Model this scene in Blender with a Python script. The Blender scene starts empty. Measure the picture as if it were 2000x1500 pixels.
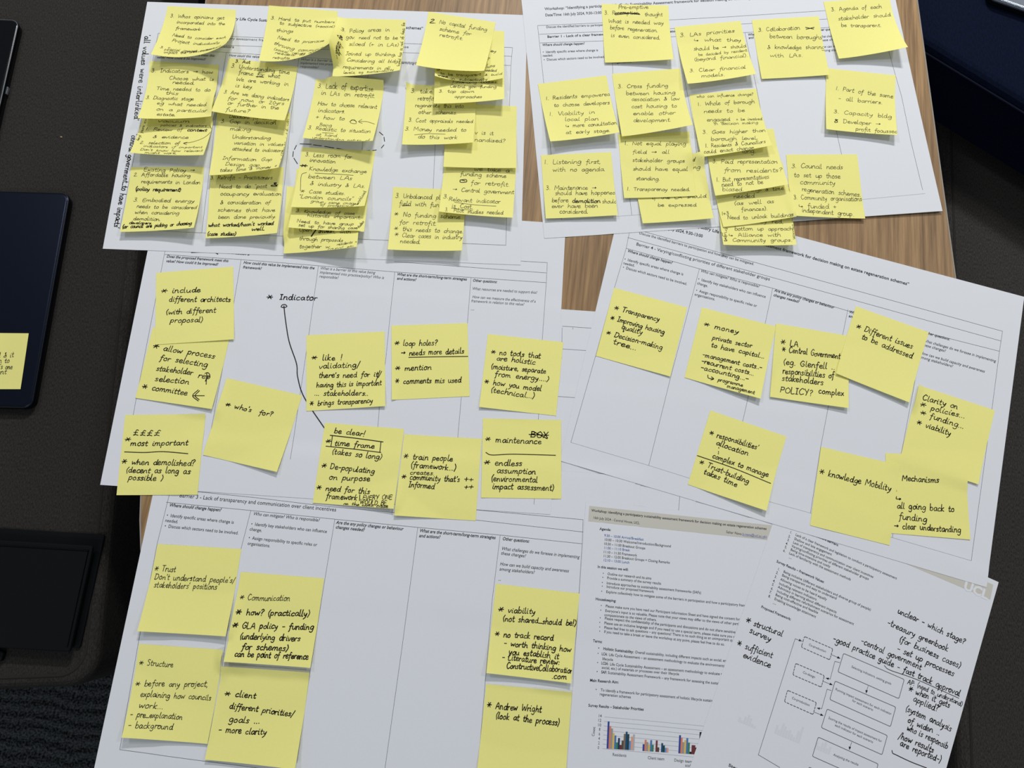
import bpy, math, random
import numpy as np

random.seed(7)
C = bpy.context.scene.collection
SC = bpy.context.scene
PI = math.pi
T = 0.74                      # height of the table top

# ---------------------------------------------------------------- camera
F_PX, TILT, ROLL, CAM_H = 1436.25, 0.24153, -0.11694, 0.69888
ct, st = math.cos(TILT), math.sin(TILT)
cr, sr = math.cos(ROLL), math.sin(ROLL)
RGT = np.array((1.0, 0, 0)); UPV = np.array((0, ct, st)); FWD = np.array((0, st, -ct))
CX = cr*RGT - sr*UPV
CY = sr*RGT + cr*UPV
EYE = np.array((0, 0, T + CAM_H))
cam = bpy.data.cameras.new('camera')
cam.sensor_width = 36; cam.lens = F_PX/2000*36; cam.clip_start = 0.02
co = bpy.data.objects.new('camera', cam); C.objects.link(co)
from mathutils import Matrix, Vector
co.matrix_world = Matrix(((CX[0], CY[0], -FWD[0], EYE[0]), (CX[1], CY[1], -FWD[1], EYE[1]),
                          (CX[2], CY[2], -FWD[2], EYE[2]), (0, 0, 0, 1)))
SC.camera = co

# ---------------------------------------------------------------- light
w = bpy.data.worlds.new('world'); SC.world = w; w.use_nodes = True
w.node_tree.nodes['Background'].inputs[0].default_value = (0.86, 0.93, 1.0, 1)
w.node_tree.nodes['Background'].inputs[1].default_value = 0.19

def panel(x, y, z, sx, sy, power, col=(1.0, 0.98, 0.95)):
    l = bpy.data.lights.new('ceiling_or_fill_light', 'AREA'); l.shape = 'RECTANGLE'
    l.size = sx; l.size_y = sy; l.energy = power; l.color = col
    o = bpy.data.objects.new('ceiling_or_fill_light', l); C.objects.link(o); o.location = (x, y, z)
    return o
panel(0.15, 2.60, 2.75, 0.50, 0.25, 74)
panel(-1.35, 1.45, 2.75, 0.35, 0.35, 11)
panel(1.60, 1.25, 2.75, 0.35, 0.35, 12)
panel(-0.5, -1.7, 2.75, 1.0, 0.6, 11, (0.88, 0.94, 1.0))  # bluish fill added to brighten the near half, no fixture known there
vs = SC.view_settings
vs.view_transform = 'Standard'; vs.look = 'None'; vs.gamma = 1; vs.use_curve_mapping = False
vs.exposure = 0.20

# ---------------------------------------------------------------- materials
def lin(c):
    return tuple((v/255/12.92 if v/255 <= 0.04045 else ((v/255+0.055)/1.055)**2.4) for v in c) + (1,)

def mat(name, col, rough=0.6, metal=0.0, noise=0.0, nscale=200.0, bump=0.0, bscale=300.0, spec=0.5, transl=0.0):
    m = bpy.data.materials.new(name); m.use_nodes = True
    nt = m.node_tree; b = nt.nodes['Principled BSDF']
    b.inputs['Base Color'].default_value = lin(col)
    b.inputs['Roughness'].default_value = rough; b.inputs['Metallic'].default_value = metal
    b.inputs['Specular IOR Level'].default_value = spec
    tc = nt.nodes.new('ShaderNodeTexCoord')
    if noise:
        n = nt.nodes.new('ShaderNodeTexNoise'); n.inputs['Scale'].default_value = nscale; n.inputs['Detail'].default_value = 4
        nt.links.new(tc.outputs['Object'], n.inputs['Vector'])
        r = nt.nodes.new('ShaderNodeValToRGB'); c = lin(col)
        r.color_ramp.elements[0].position = 0.3; r.color_ramp.elements[1].position = 0.7
        r.color_ramp.elements[0].color = tuple(v*(1-noise) for v in c[:3]) + (1,)
        r.color_ramp.elements[1].color = tuple(min(1, v*(1+noise)) for v in c[:3]) + (1,)
        nt.links.new(n.outputs['Fac'], r.inputs['Fac']); nt.links.new(r.outputs['Color'], b.inputs['Base Color'])
    if bump:
        n2 = nt.nodes.new('ShaderNodeTexNoise'); n2.inputs['Scale'].default_value = bscale; n2.inputs['Detail'].default_value = 3
        nt.links.new(tc.outputs['Object'], n2.inputs['Vector'])
        bp = nt.nodes.new('ShaderNodeBump'); bp.inputs['Strength'].default_value = bump; bp.inputs['Distance'].default_value = 0.001
        nt.links.new(n2.outputs['Fac'], bp.inputs['Height']); nt.links.new(bp.outputs['Normal'], b.inputs['Normal'])
    if transl:
        tr = nt.nodes.new('ShaderNodeBsdfTranslucent'); tr.inputs['Color'].default_value = lin(col)
        mx = nt.nodes.new('ShaderNodeMixShader'); mx.inputs[0].default_value = transl
        nt.links.new(b.outputs[0], mx.inputs[1]); nt.links.new(tr.outputs[0], mx.inputs[2])
        nt.links.new(mx.outputs[0], nt.nodes['Material Output'].inputs['Surface'])
    return m

M = {}
M['paper'] = mat('white_paper', (224, 227, 233), 0.75, noise=0.012, nscale=900, spec=0.2, transl=0.03)
M['yellow'] = mat('yellow_note_paper', (250, 245, 152), 0.75, noise=0.012, nscale=500, spec=0.2, transl=0.12)
M['pen'] = mat('black_pen_ink', (34, 32, 26), 0.6, spec=0.2)
M['marker'] = mat('black_marker_ink', (22, 15, 14), 0.6, spec=0.2)
M['print'] = mat('printer_black', (42, 43, 48), 0.7, spec=0.2)
M['printgrey'] = mat('printer_grey', (92, 94, 100), 0.7, spec=0.2)
M['printblue'] = mat('printer_blue', (58, 92, 165), 0.7, spec=0.2)
M['rule'] = mat('printed_rule', (88, 90, 96), 0.7, spec=0.2)
M['faint'] = mat('printed_pale_rule', (176, 178, 184), 0.7, spec=0.2)
M['band'] = mat('printed_beige', (200, 197, 187), 0.7, spec=0.2)
M['ghost'] = mat('print_showing_through', (213, 216, 222), 0.75, spec=0.2)
M['whiteink'] = mat('unprinted_white', (224, 227, 233), 0.7, spec=0.2)

def wood():
    m = bpy.data.materials.new('oak_laminate'); m.use_nodes = True
    nt = m.node_tree; b = nt.nodes['Principled BSDF']; N = nt.nodes.new; L = nt.links.new
    tc = N('ShaderNodeTexCoord'); mp = N('ShaderNodeMapping'); mp.inputs['Scale'].default_value = (1, 0.035, 1)
    L(tc.outputs['Object'], mp.inputs['Vector'])
    n1 = N('ShaderNodeTexNoise'); n1.inputs['Scale'].default_value = 260; n1.inputs['Detail'].default_value = 6; n1.inputs['Roughness'].default_value = 0.65
    n2 = N('ShaderNodeTexNoise'); n2.inputs['Scale'].default_value = 28; n2.inputs['Detail'].default_value = 4; n2.inputs['Distortion'].default_value = 0.8
    L(mp.outputs[0], n1.inputs['Vector']); L(mp.outputs[0], n2.inputs['Vector'])
    r1 = N('ShaderNodeValToRGB'); e = r1.color_ramp.elements
    e[0].position = 0.30; e[0].color = lin((112, 86, 58)); e[1].position = 0.66; e[1].color = lin((170, 138, 98))
    L(n1.outputs['Fac'], r1.inputs['Fac'])
    r2 = N('ShaderNodeValToRGB'); e = r2.color_ramp.elements
    e[0].position = 0.35; e[0].color = (0.78, 0.76, 0.74, 1); e[1].position = 0.65; e[1].color = (1.08, 1.06, 1.02, 1)
    L(n2.outputs['Fac'], r2.inputs['Fac'])
    mx = N('ShaderNodeMix'); mx.data_type = 'RGBA'; mx.blend_type = 'MULTIPLY'; mx.inputs[0].default_value = 1
    L(r1.outputs[0], mx.inputs[6]); L(r2.outputs[0], mx.inputs[7]); L(mx.outputs[2], b.inputs['Base Color'])
    b.inputs['Roughness'].default_value = 0.5; b.inputs['Specular IOR Level'].default_value = 0.35
    return m
M['wood'] = wood()
M['edge'] = mat('grey_edging', (150, 142, 132), 0.5)

def weave(name, ca, cb, scale=900, bump=0.4):
    m = bpy.data.materials.new(name); m.use_nodes = True
    nt = m.node_tree; b = nt.nodes['Principled BSDF']; N = nt.nodes.new; L = nt.links.new
    tc = N('ShaderNodeTexCoord'); mp = N('ShaderNodeMapping'); mp.inputs['Scale'].default_value = (0.45, 1, 1)
    L(tc.outputs['Object'], mp.inputs['Vector'])
    n1 = N('ShaderNodeTexNoise'); n1.inputs['Scale'].default_value = scale; n1.inputs['Detail'].default_value = 3; n1.inputs['Roughness'].default_value = 0.7
    mp2 = N('ShaderNodeMapping'); mp2.inputs['Scale'].default_value = (1, 0.3, 1); L(tc.outputs['Object'], mp2.inputs['Vector'])
    n2 = N('ShaderNodeTexNoise'); n2.inputs['Scale'].default_value = scale*0.6; n2.inputs['Detail'].default_value = 3
    L(mp.outputs[0], n1.inputs['Vector']); L(mp2.outputs[0], n2.inputs['Vector'])
    ad = N('ShaderNodeMath'); ad.operation = 'ADD'; L(n1.outputs['Fac'], ad.inputs[0]); L(n2.outputs['Fac'], ad.inputs[1])
    hf = N('ShaderNodeMath'); hf.operation = 'MULTIPLY'; hf.inputs[1].default_value = 0.5; L(ad.outputs[0], hf.inputs[0])
    r = N('ShaderNodeValToRGB'); e = r.color_ramp.elements
    e[0].position = 0.36; e[0].color = lin(ca); e[1].position = 0.64; e[1].color = lin(cb)
    L(hf.outputs[0], r.inputs['Fac']); L(r.outputs[0], b.inputs['Base Color'])
    bp = N('ShaderNodeBump'); bp.inputs['Strength'].default_value = bump; bp.inputs['Distance'].default_value = 0.001
    L(hf.outputs[0], bp.inputs['Height']); L(bp.outputs['Normal'], b.inputs['Normal'])
    b.inputs['Roughness'].default_value = 0.95; b.inputs['Specular IOR Level'].default_value = 0.1
    return m
M['fabric'] = weave('charcoal_woven_fabric', (28, 27, 26), (62, 59, 56), 1500)
M['fabricr'] = weave('charcoal_woven_fabric_lit', (32, 31, 30), (70, 67, 64), 1500)  # lighter copy of the charcoal weave, the better lit side put into colour
M['navy'] = weave('navy_woven_fabric', (4, 9, 22), (9, 20, 46))
M['piping'] = mat('charcoal_piping', (46, 43, 41), 0.9, spec=0.1)
M['navypiping'] = mat('navy_seam', (24, 27, 44), 0.9, spec=0.1)

def carpet():
    m = bpy.data.materials.new('ribbed_carpet'); m.use_nodes = True
    nt = m.node_tree; b = nt.nodes['Principled BSDF']; N = nt.nodes.new; L = nt.links.new
    tc = N('ShaderNodeTexCoord')
    wv = N('ShaderNodeTexWave'); wv.bands_direction = 'Y'; wv.inputs['Scale'].default_value = 15; wv.inputs['Distortion'].default_value = 5; wv.inputs['Detail'].default_value = 2
    n = N('ShaderNodeTexNoise'); n.inputs['Scale'].default_value = 260; n.inputs['Detail'].default_value = 4
    L(tc.outputs['Object'], wv.inputs['Vector']); L(tc.outputs['Object'], n.inputs['Vector'])
    mm = N('ShaderNodeMath'); mm.operation = 'MULTIPLY_ADD'; mm.inputs[1].default_value = 0.13
    L(wv.outputs['Fac'], mm.inputs[0]); L(n.outputs['Fac'], mm.inputs[2])
    r = N('ShaderNodeValToRGB'); e = r.color_ramp.elements
    e[0].position = 0.42; e[0].color = lin((20, 22, 23)); e[1].position = 0.78; e[1].color = lin((86, 90, 92))
    L(mm.outputs[0], r.inputs['Fac']); L(r.outputs[0], b.inputs['Base Color'])
    b.inputs['Roughness'].default_value = 1; b.inputs['Specular IOR Level'].default_value = 0.05
    bp = N('ShaderNodeBump'); bp.inputs['Strength'].default_value = 0.8; bp.inputs['Distance'].default_value = 0.004
    L(mm.outputs[0], bp.inputs['Height']); L(bp.outputs['Normal'], b.inputs['Normal'])
    return m
M['carpet'] = carpet()
M['midnight'] = mat('midnight_aluminium', (26, 32, 48), 0.30, metal=0.85, bump=0.03, bscale=3000)
M['darkmetal'] = mat('black_metal', (18, 19, 22), 0.4, metal=0.3)
M['steel'] = mat('pale_aluminium', (170, 178, 190), 0.3, metal=0.8)
M['glossblack'] = mat('glossy_black', (4, 5, 9), 0.2, spec=0.2)
M['rim'] = mat('dark_grey_rim', (96, 102, 108), 0.4, metal=0.5)
M['leather'] = mat('black_leatherette', (11, 15, 17), 0.75, bump=0.25, bscale=900, spec=0.12)
M['crumb'] = mat('pale_crumb', (190, 170, 130), 0.9)

# ---------------------------------------------------------------- helpers
def P(px, py, z=T):
    """the point at height z that the photograph shows at this pixel"""
    d = CX*((px-1000)/F_PX) + CY*((750-py)/F_PX) + FWD
    return EYE + d*((z-EYE[2])/d[2])

class MB:
    def __init__(s): s.v = []; s.f = []; s.m = []; s.n = 0
    def add(s, v, f, mi=0):
        s.v.append(np.asarray(v, float).reshape(-1, 3)); s.f += [tuple(i+s.n for i in q) for q in f]
        s.m += [mi]*len(f); s.n += len(s.v[-1])
    def build(s, name, mats, parent=None, loc=(0, 0, 0), smooth=False):
        me = bpy.data.meshes.new(name)
        me.from_pydata((np.concatenate(s.v)-np.array(loc)).tolist(), [], s.f); me.update()
        for m_ in (mats if isinstance(mats, (list, tuple)) else [mats]): me.materials.append(m_)
        if smooth: me.polygons.foreach_set('use_smooth', [True]*len(me.polygons))
        o = bpy.data.objects.new(name, me); C.objects.link(o)
        o.location = loc; ORG[o] = np.array(loc, float)
        return o
ORG = {}

def part(name, mb, m, parent, smooth=False):
    """a mesh given in world coordinates, parented to a thing (or to a part of it)"""
    top = parent
    while top.parent: top = top.parent
    off = ORG[top]
    me = bpy.data.meshes.new(name)
    me.from_pydata((np.concatenate(mb.v)-off).tolist(), [], mb.f); me.update()
    for m_ in (m if isinstance(m, (list, tuple)) else [m]): me.materials.append(m_)
    if len(set(mb.m)) > 1: me.polygons.foreach_set('material_index', mb.m)
    if smooth: me.polygons.foreach_set('use_smooth', [True]*len(me.polygons))
    o = bpy.data.objects.new(name, me); C.objects.link(o); o.parent = parent
    return o

def tag(o, label, cat, group=None):
    o['label'] = label; o['category'] = cat
    if group: o['group'] = group
    return o

def thing(name, loc):
    o = bpy.data.objects.new(name, None); C.objects.link(o); o.location = loc; o.empty_display_size = 0.05
    ORG[o] = np.array(loc, float)
    return o

def rounded(w, d, r, n=8):
    """outline of a rounded rectangle 0..w, 0..d"""
    if not isinstance(r, (list, tuple)): r = [r]*4
    out = []
    for k, (cx, cy, a0) in enumerate(((w-r[0], r[0], -PI/2), (w-r[1], d-r[1], 0), (r[2], d-r[2], PI/2), (r[3], r[3], PI))):
        for i in range(n+1):
            a = a0 + PI/2*i/n
            out.append((cx + r[k]*math.cos(a), cy + r[k]*math.sin(a)))
    return out

def slab(mb, outline, z0, z1, fr, bev=0.0, nb=3, mi=0, mi_side=None):
    """a slab with rounded upper rim; fr maps local x, y to world"""
    pts = np.array(outline); cen = pts.mean(0)
    rings = [(0.0, z0)]
    if bev:
        for i in range(nb+1):
            a = PI/2*i/nb
            rings.append((bev*(1-math.cos(a)), z1-bev+bev*math.sin(a)))
    else: rings.append((0.0, z1))
    nx = np.roll(pts, -1, 0)-np.roll(pts, 1, 0)
    nrm = np.stack([nx[:, 1], -nx[:, 0]], 1); nrm /= np.linalg.norm(nrm, axis=1)[:, None]+1e-12
    V = []; n = len(pts)
    for ins, z in rings:
        q = pts - nrm*ins
        for a, b in q: V.append((*fr(a, b), z))
    Fs = []
    for k in range(len(rings)-1):
        for i in range(n):
            j = (i+1) % n
            Fs.append((k*n+i, k*n+j, (k+1)*n+j, (k+1)*n+i))
    mb.add(V, Fs, mi if mi_side is None else mi_side)
    top = [(len(rings)-1)*n+i for i in range(n)]
    mb.add([V[i] for i in top], [tuple(range(n))], mi)
    mb.add(V[:n], [tuple(reversed(range(n)))], mi)

def tube(mb, path, r, closed=False, ns=8):
    path = [np.array(p, float) for p in path]; n = len(path); V = []; Fs = []
    for i, p in enumerate(path):
        a = path[(i+1) % n] if closed or i < n-1 else p
        b = path[(i-1) % n] if closed or i > 0 else p
        t = a-b; t = t/(np.linalg.norm(t)+1e-12)
        s = np.cross(t, (0, 0, 1.0)); s /= (np.linalg.norm(s)+1e-12); u = np.cross(s, t)
        for k in range(ns):
            an = 2*PI*k/ns; V.append(p + r*(math.cos(an)*s + math.sin(an)*u))
    for i in range(n if closed else n-1):
        j = (i+1) % n
        for k in range(ns): Fs.append((i*ns+k, i*ns+(k+1) % ns, j*ns+(k+1) % ns, j*ns+k))
    if not closed: Fs += [tuple(range(ns)), tuple(reversed(range((n-1)*ns, n*ns)))]
    mb.add(V, Fs)

def frame(origin, xdir, ydir):
    o = np.array(origin[:2]); x = np.array(xdir[:2]); x = x/np.linalg.norm(x)
    y = np.array(ydir[:2]); y = y - x*np.dot(x, y); y /= np.linalg.norm(y)
    return lambda a, b: tuple(o + x*a + y*b)

# ---------------------------------------------------------------- the setting
def quad_floor():
    mb = MB(); mb.add([(-4, -4, 0), (4, -4, 0), (4, 5, 0), (-4, 5, 0)], [(0, 1, 2, 3)])
    o = mb.build('floor', M['carpet']); o['kind'] = 'structure'
quad_floor()

# ---------------------------------------------------------------- table
A0, A1 = P(401, 0), P(271, 967)
tdir = A0-A1; tdir /= np.linalg.norm(tdir); tx = np.array((tdir[1], -tdir[0], 0))
tw = float(np.dot(P(1824, 225)-A1, tx))            # width of the table
TO = A1 + tdir*0.03                                # where the straight side turns into the rounded end
tfr = frame(TO, tx, tdir)
TL_LEN = 1.45
def tout(ins):
    r = tw/2-ins
    near = [(tw/2 + r*math.cos(PI+PI*i/48), r*math.sin(PI+PI*i/48)) for i in range(49)]
    far = [(tw/2 + r*math.cos(PI*i/48), TL_LEN + r*math.sin(PI*i/48)) for i in range(49)]
    return near + far
table = thing('table', (*tfr(tw/2, 0.5), 0))
tag(table, 'oak topped table with rounded end and thin grey edging under all the papers', 'table')
mb = MB()
pts = tout(0.0016)
top = [(*tfr(a, b), T) for a, b in pts]; bot = [(*tfr(a, b), T-0.024) for a, b in pts]; n = len(pts)
mb.add(top+bot, [tuple(range(n)), tuple(reversed(range(n, 2*n)))] + [(i, n+i, n+(i+1) % n, (i+1) % n) for i in range(n)])
tt = part('table_top', mb, M['wood'], table)
# give the grain its own axes: along the table
mb = MB(); o1, o2 = tout(0.0), tout(0.0016)
V = [(*tfr(a, b), T+0.0001) for a, b in o2] + [(*tfr(a, b), T-0.0002) for a, b in o1] + [(*tfr(a, b), T-0.0255) for a, b in o1]
mb.add(V, [q for k in (0, 1) for i in range(n) for q in [(k*n+i, (k+1)*n+i, (k+1)*n+(i+1) % n, k*n+(i+1) % n)]])
part('edge_band', mb, M['edge'], table)
for yy in (0.28, 1.20):
    mb = MB(); c = tfr(tw/2, yy)
    tube(mb, [(c[0], c[1], 0.02), (c[0], c[1], T-0.03)], 0.035, ns=20)
    part('leg', mb, M['darkmetal'], table, smooth=False)
    mb = MB(); f2 = frame((*c, 0), tx, tdir)
    slab(mb, [(a-0.24, b-0.035) for a, b in rounded(0.48, 0.07, 0.03)], 0, 0.022, f2, 0.006)
    part('foot', mb, M['darkmetal'], table)

# ---------------------------------------------------------------- benches
BZ = 0.47
def bench(corner, along, inward, length, depth, label, fabric, z1=BZ, th=0.13):
    fr = frame(corner, inward, along)
    t = thing('upholstered_bench', (*fr(depth/2, length/2), 0))
    tag(t, label, 'bench')
    mb = MB(); slab(mb, rounded(depth, length, 0.035), z1-th, z1, fr, 0.012, 4)
    part('seat', mb, M[fabric], t, smooth=False)
    mb = MB()
    tube(mb, [(*fr(a+0.014, b+0.014), z1-0.001) for a, b in rounded(depth-0.028, length-0.028, 0.03)], 0.0022, True)
    part('piping', mb, M['piping'], t, smooth=True)
    mb = MB(); slab(mb, [(a+0.05, b+0.05) for a, b in rounded(depth-0.10, length-0.10, 0.03)], 0.0, z1-th, fr)
    part('base', mb, M['darkmetal'], t)
    return t
c0 = P(184, 1341, BZ); al = P(258, 575, BZ)-c0
bench(c0, al, (-al[1], al[0], 0), 1.85, 0.62, 'charcoal woven bench with piped edge, carrying the two laptops', 'fabric')
c1 = P(1883, 1720, BZ); al2 = P(1866, 600, BZ)-c1
bench(c1, al2, (1, 0, 0), 1.36, 0.66, 'bare charcoal woven bench right of the table, running under the navy chair seat', 'fabricr')

# navy chair at the far right corner: its seat reaches out over the bench end
NZ = 0.60
n0, n1 = P(1798, 80, NZ), P(2000, 203, NZ)
nd = n1-n0; nd /= np.linalg.norm(nd)
nfr = frame(n0 - nd*0.10, nd, (-nd[1], nd[0], 0))
seat = thing('navy_chair', (*nfr(0.38, 0.34), 0))
tag(seat, 'dark navy upholstered chair seat with a pale front seam beyond the far right table corner', 'chair')
mb = MB(); slab(mb, rounded(0.80, 0.62, 0.05), 0.50, NZ, nfr, 0.014, 4); part('seat', mb, M['navy'], seat)
mb = MB(); tube(mb, [(*nfr(a, b), NZ-0.012) for a, b in rounded(0.80, 0.62, 0.05)], 0.0017, True); part('piping', mb, M['navypiping'], seat, True)
for a in (0.10, 0.70):
    for b in (0.42, 0.58):
        mb = MB(); c = nfr(a, b); tube(mb, [(c[0], c[1], 0.0), (c[0], c[1], 0.50)], 0.016, ns=12); part('leg', mb, M['darkmetal'], seat)

# ---------------------------------------------------------------- laptops
def laptop(corner, along, inward, depth, length, z0, label, lidmat, rim, ports=()):
    fr = frame(corner, inward, along)
    t = thing('laptop', (*fr(depth/2, length/2), z0)); tag(t, label, 'laptop')
    mb = MB()
    slab(mb, [(a+0.001, b+0.001) for a, b in rounded(depth-0.002, length-0.002, 0.012)], z0+0.001, z0+0.0072, fr, 0.0015)
    part('base', mb, M['darkmetal'], t)
    mb = MB(); slab(mb, rounded(depth, length, 0.0125), z0+0.0078, z0+0.0125, fr, 0.0042, 7)
    part('lid', mb, M[lidmat], t)
    mb = MB(); tube(mb, [(*fr(a+0.0012, b+0.0012), z0+0.0114) for a, b in rounded(depth-0.0024, length-0.0024, 0.0115)], 0.0007, True)
    part('lid_rim', mb, M[rim], t, True)
    for b in ports:
        mb = MB(); slab(mb, [(a-0.0012, b+c) for a, c in rounded(0.004, 0.012, 0.0008, 3)], z0+0.0035, z0+0.0068, fr)
        part('port', mb, M['steel'], t)
    for a in (0.02, depth-0.035):
        for b in (0.02, length-0.035):
            mb = MB(); slab(mb, [(a+p, b+q) for p, q in rounded(0.015, 0.015, 0.007)], z0, z0+0.0012, fr); part('foot', mb, M['glossblack'], t)
    return t, fr
LZ = BZ+0.0005
lc = P(62, 798, LZ+0.0125); la = P(137, 376, LZ+0.0125)-lc
laptop(lc, la, (-la[1], la[0], 0), 0.215, float(np.linalg.norm(la)), LZ, 'closed midnight blue laptop on the bench with a yellow note stuck on its lid', 'midnight', 'darkmetal')
l2 = P(-28, 330, LZ+0.0125); l2a = P(38, 38, LZ+0.0125)-l2
laptop(l2, l2a, (-l2a[1], l2a[0], 0), 0.22, float(np.linalg.norm(l2a)), LZ, 'closed glossy black laptop cut off by the upper left corner', 'glossblack', 'rim', (0.125,))
sl = P(1930, -8, NZ+0.013); sla = P(2040, 30, NZ+0.013)-sl
laptop(sl, sla, (-sla[1], sla[0], 0), 0.22, 0.31, NZ+0.0005, 'pale silver laptop on the navy chair seat in the upper right corner', 'steel', 'steel')

# ---------------------------------------------------------------- black portfolio on the bench
FZ = BZ+0.0005
pc = P(133, 1274, FZ+0.02); pa = P(179, 1066, FZ+0.02)-pc
pin = P(0, 1262, FZ+0.02)-pc
pfr = frame(pc, (-pa[1], pa[0], 0), pa)
pl = float(np.linalg.norm(pa))
fo = thing('portfolio', (*pfr(0.12, pl/2), FZ)); tag(fo, 'black leatherette portfolio lying on the bench beside the rounded table end', 'portfolio')
def sheared(off, w_, l_, sh, r=0.003):
    return [(a+off[0]+0.0, b+off[1]+sh*a) for a, b in rounded(w_, l_, r)]
mb = MB(); slab(mb, sheared((-0.004, 0.003), 0.26, pl+0.012, -0.03), FZ, FZ+0.003, pfr, 0.001); part('back_cover', mb, M['leather'], fo)
mb = MB(); slab(mb, sheared((0.003, 0.004), 0.25, pl-0.012, -0.03, 0.002), FZ+0.003, FZ+0.013, pfr); part('page_block', mb, M['darkmetal'], fo)
mb = MB(); slab(mb, sheared((0, 0), 0.26, pl, -0.03), FZ+0.013, FZ+0.017, pfr, 0.0015); part('front_cover', mb, M['leather'], fo)
mb = MB(); tube(mb, [(*pfr(0.004, 0.006), FZ+0.0175), (*pfr(0.004, pl-0.006), FZ+0.0175), (*pfr(0.2, pl-0.012), FZ+0.0175)], 0.0009); part('stitching', mb, M['glossblack'], fo)
# a second thin black thing under its near corner
mb = MB(); b0 = P(14, 1272, FZ); bfr = frame(b0, (-1, 0.1, 0), (-0.1, -1, 0))
slab(mb, rounded(0.10, 0.012, 0.003), FZ, FZ+0.006, bfr, 0.001)
o = mb.build('strap', M['leather'], None, tuple(b0)); tag(o, 'short black strap end poking out under the near edge of the portfolio', 'strap')
# crumb on the bench
mb = MB(); cp = P(120, 268, BZ); V = []
for k in range(10): V.append(cp + np.array((0.0015*math.cos(k*0.628)*(1+0.3*(k % 3)), 0.0011*math.sin(k*0.628), 0.0003+0.0007*(k % 2))))
V.append(cp+np.array((0, 0, 0.0018)))
mb.add(V, [(k, (k+1) % 10, 10) for k in range(10)] + [tuple(reversed(range(10)))])
o = mb.build('crumb', M['crumb'], None, tuple(cp)); tag(o, 'tiny pale crumb on the charcoal bench between the two laptops', 'crumb')

# ---------------------------------------------------------------- the pile: a height map that every sheet and note is laid on in turn
GX0, GY0, GS = -0.85, -0.45, 0.0015
GW, GH = 1130, 960
HM = np.full((GH, GW), T)

def bil(H, x, y):
    fx = np.clip((x-GX0)/GS, 0, GW-1.01); fy = np.clip((y-GY0)/GS, 0, GH-1.01)
    i = fx.astype(int); j = fy.astype(int); a = fx-i; b = fy-j
    return (H[j, i]*(1-a)+H[j, i+1]*a)*(1-b) + (H[j+1, i]*(1-a)+H[j+1, i+1]*a)*b

def boxmax(H, r):
    for ax in (0, 1):
        B = H.copy()
        for k in range(1, r+1):
            B = np.maximum(B, np.maximum(np.roll(H, k, ax), np.roll(H, -k, ax)))
        H = B
    return H
def boxblur(H, r):
    for ax in (0, 1):
        B = H.copy()
        for k in range(1, r+1): B = B + np.roll(H, k, ax) + np.roll(H, -k, ax)
        H = B/(2*r+1)
    return H

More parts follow.
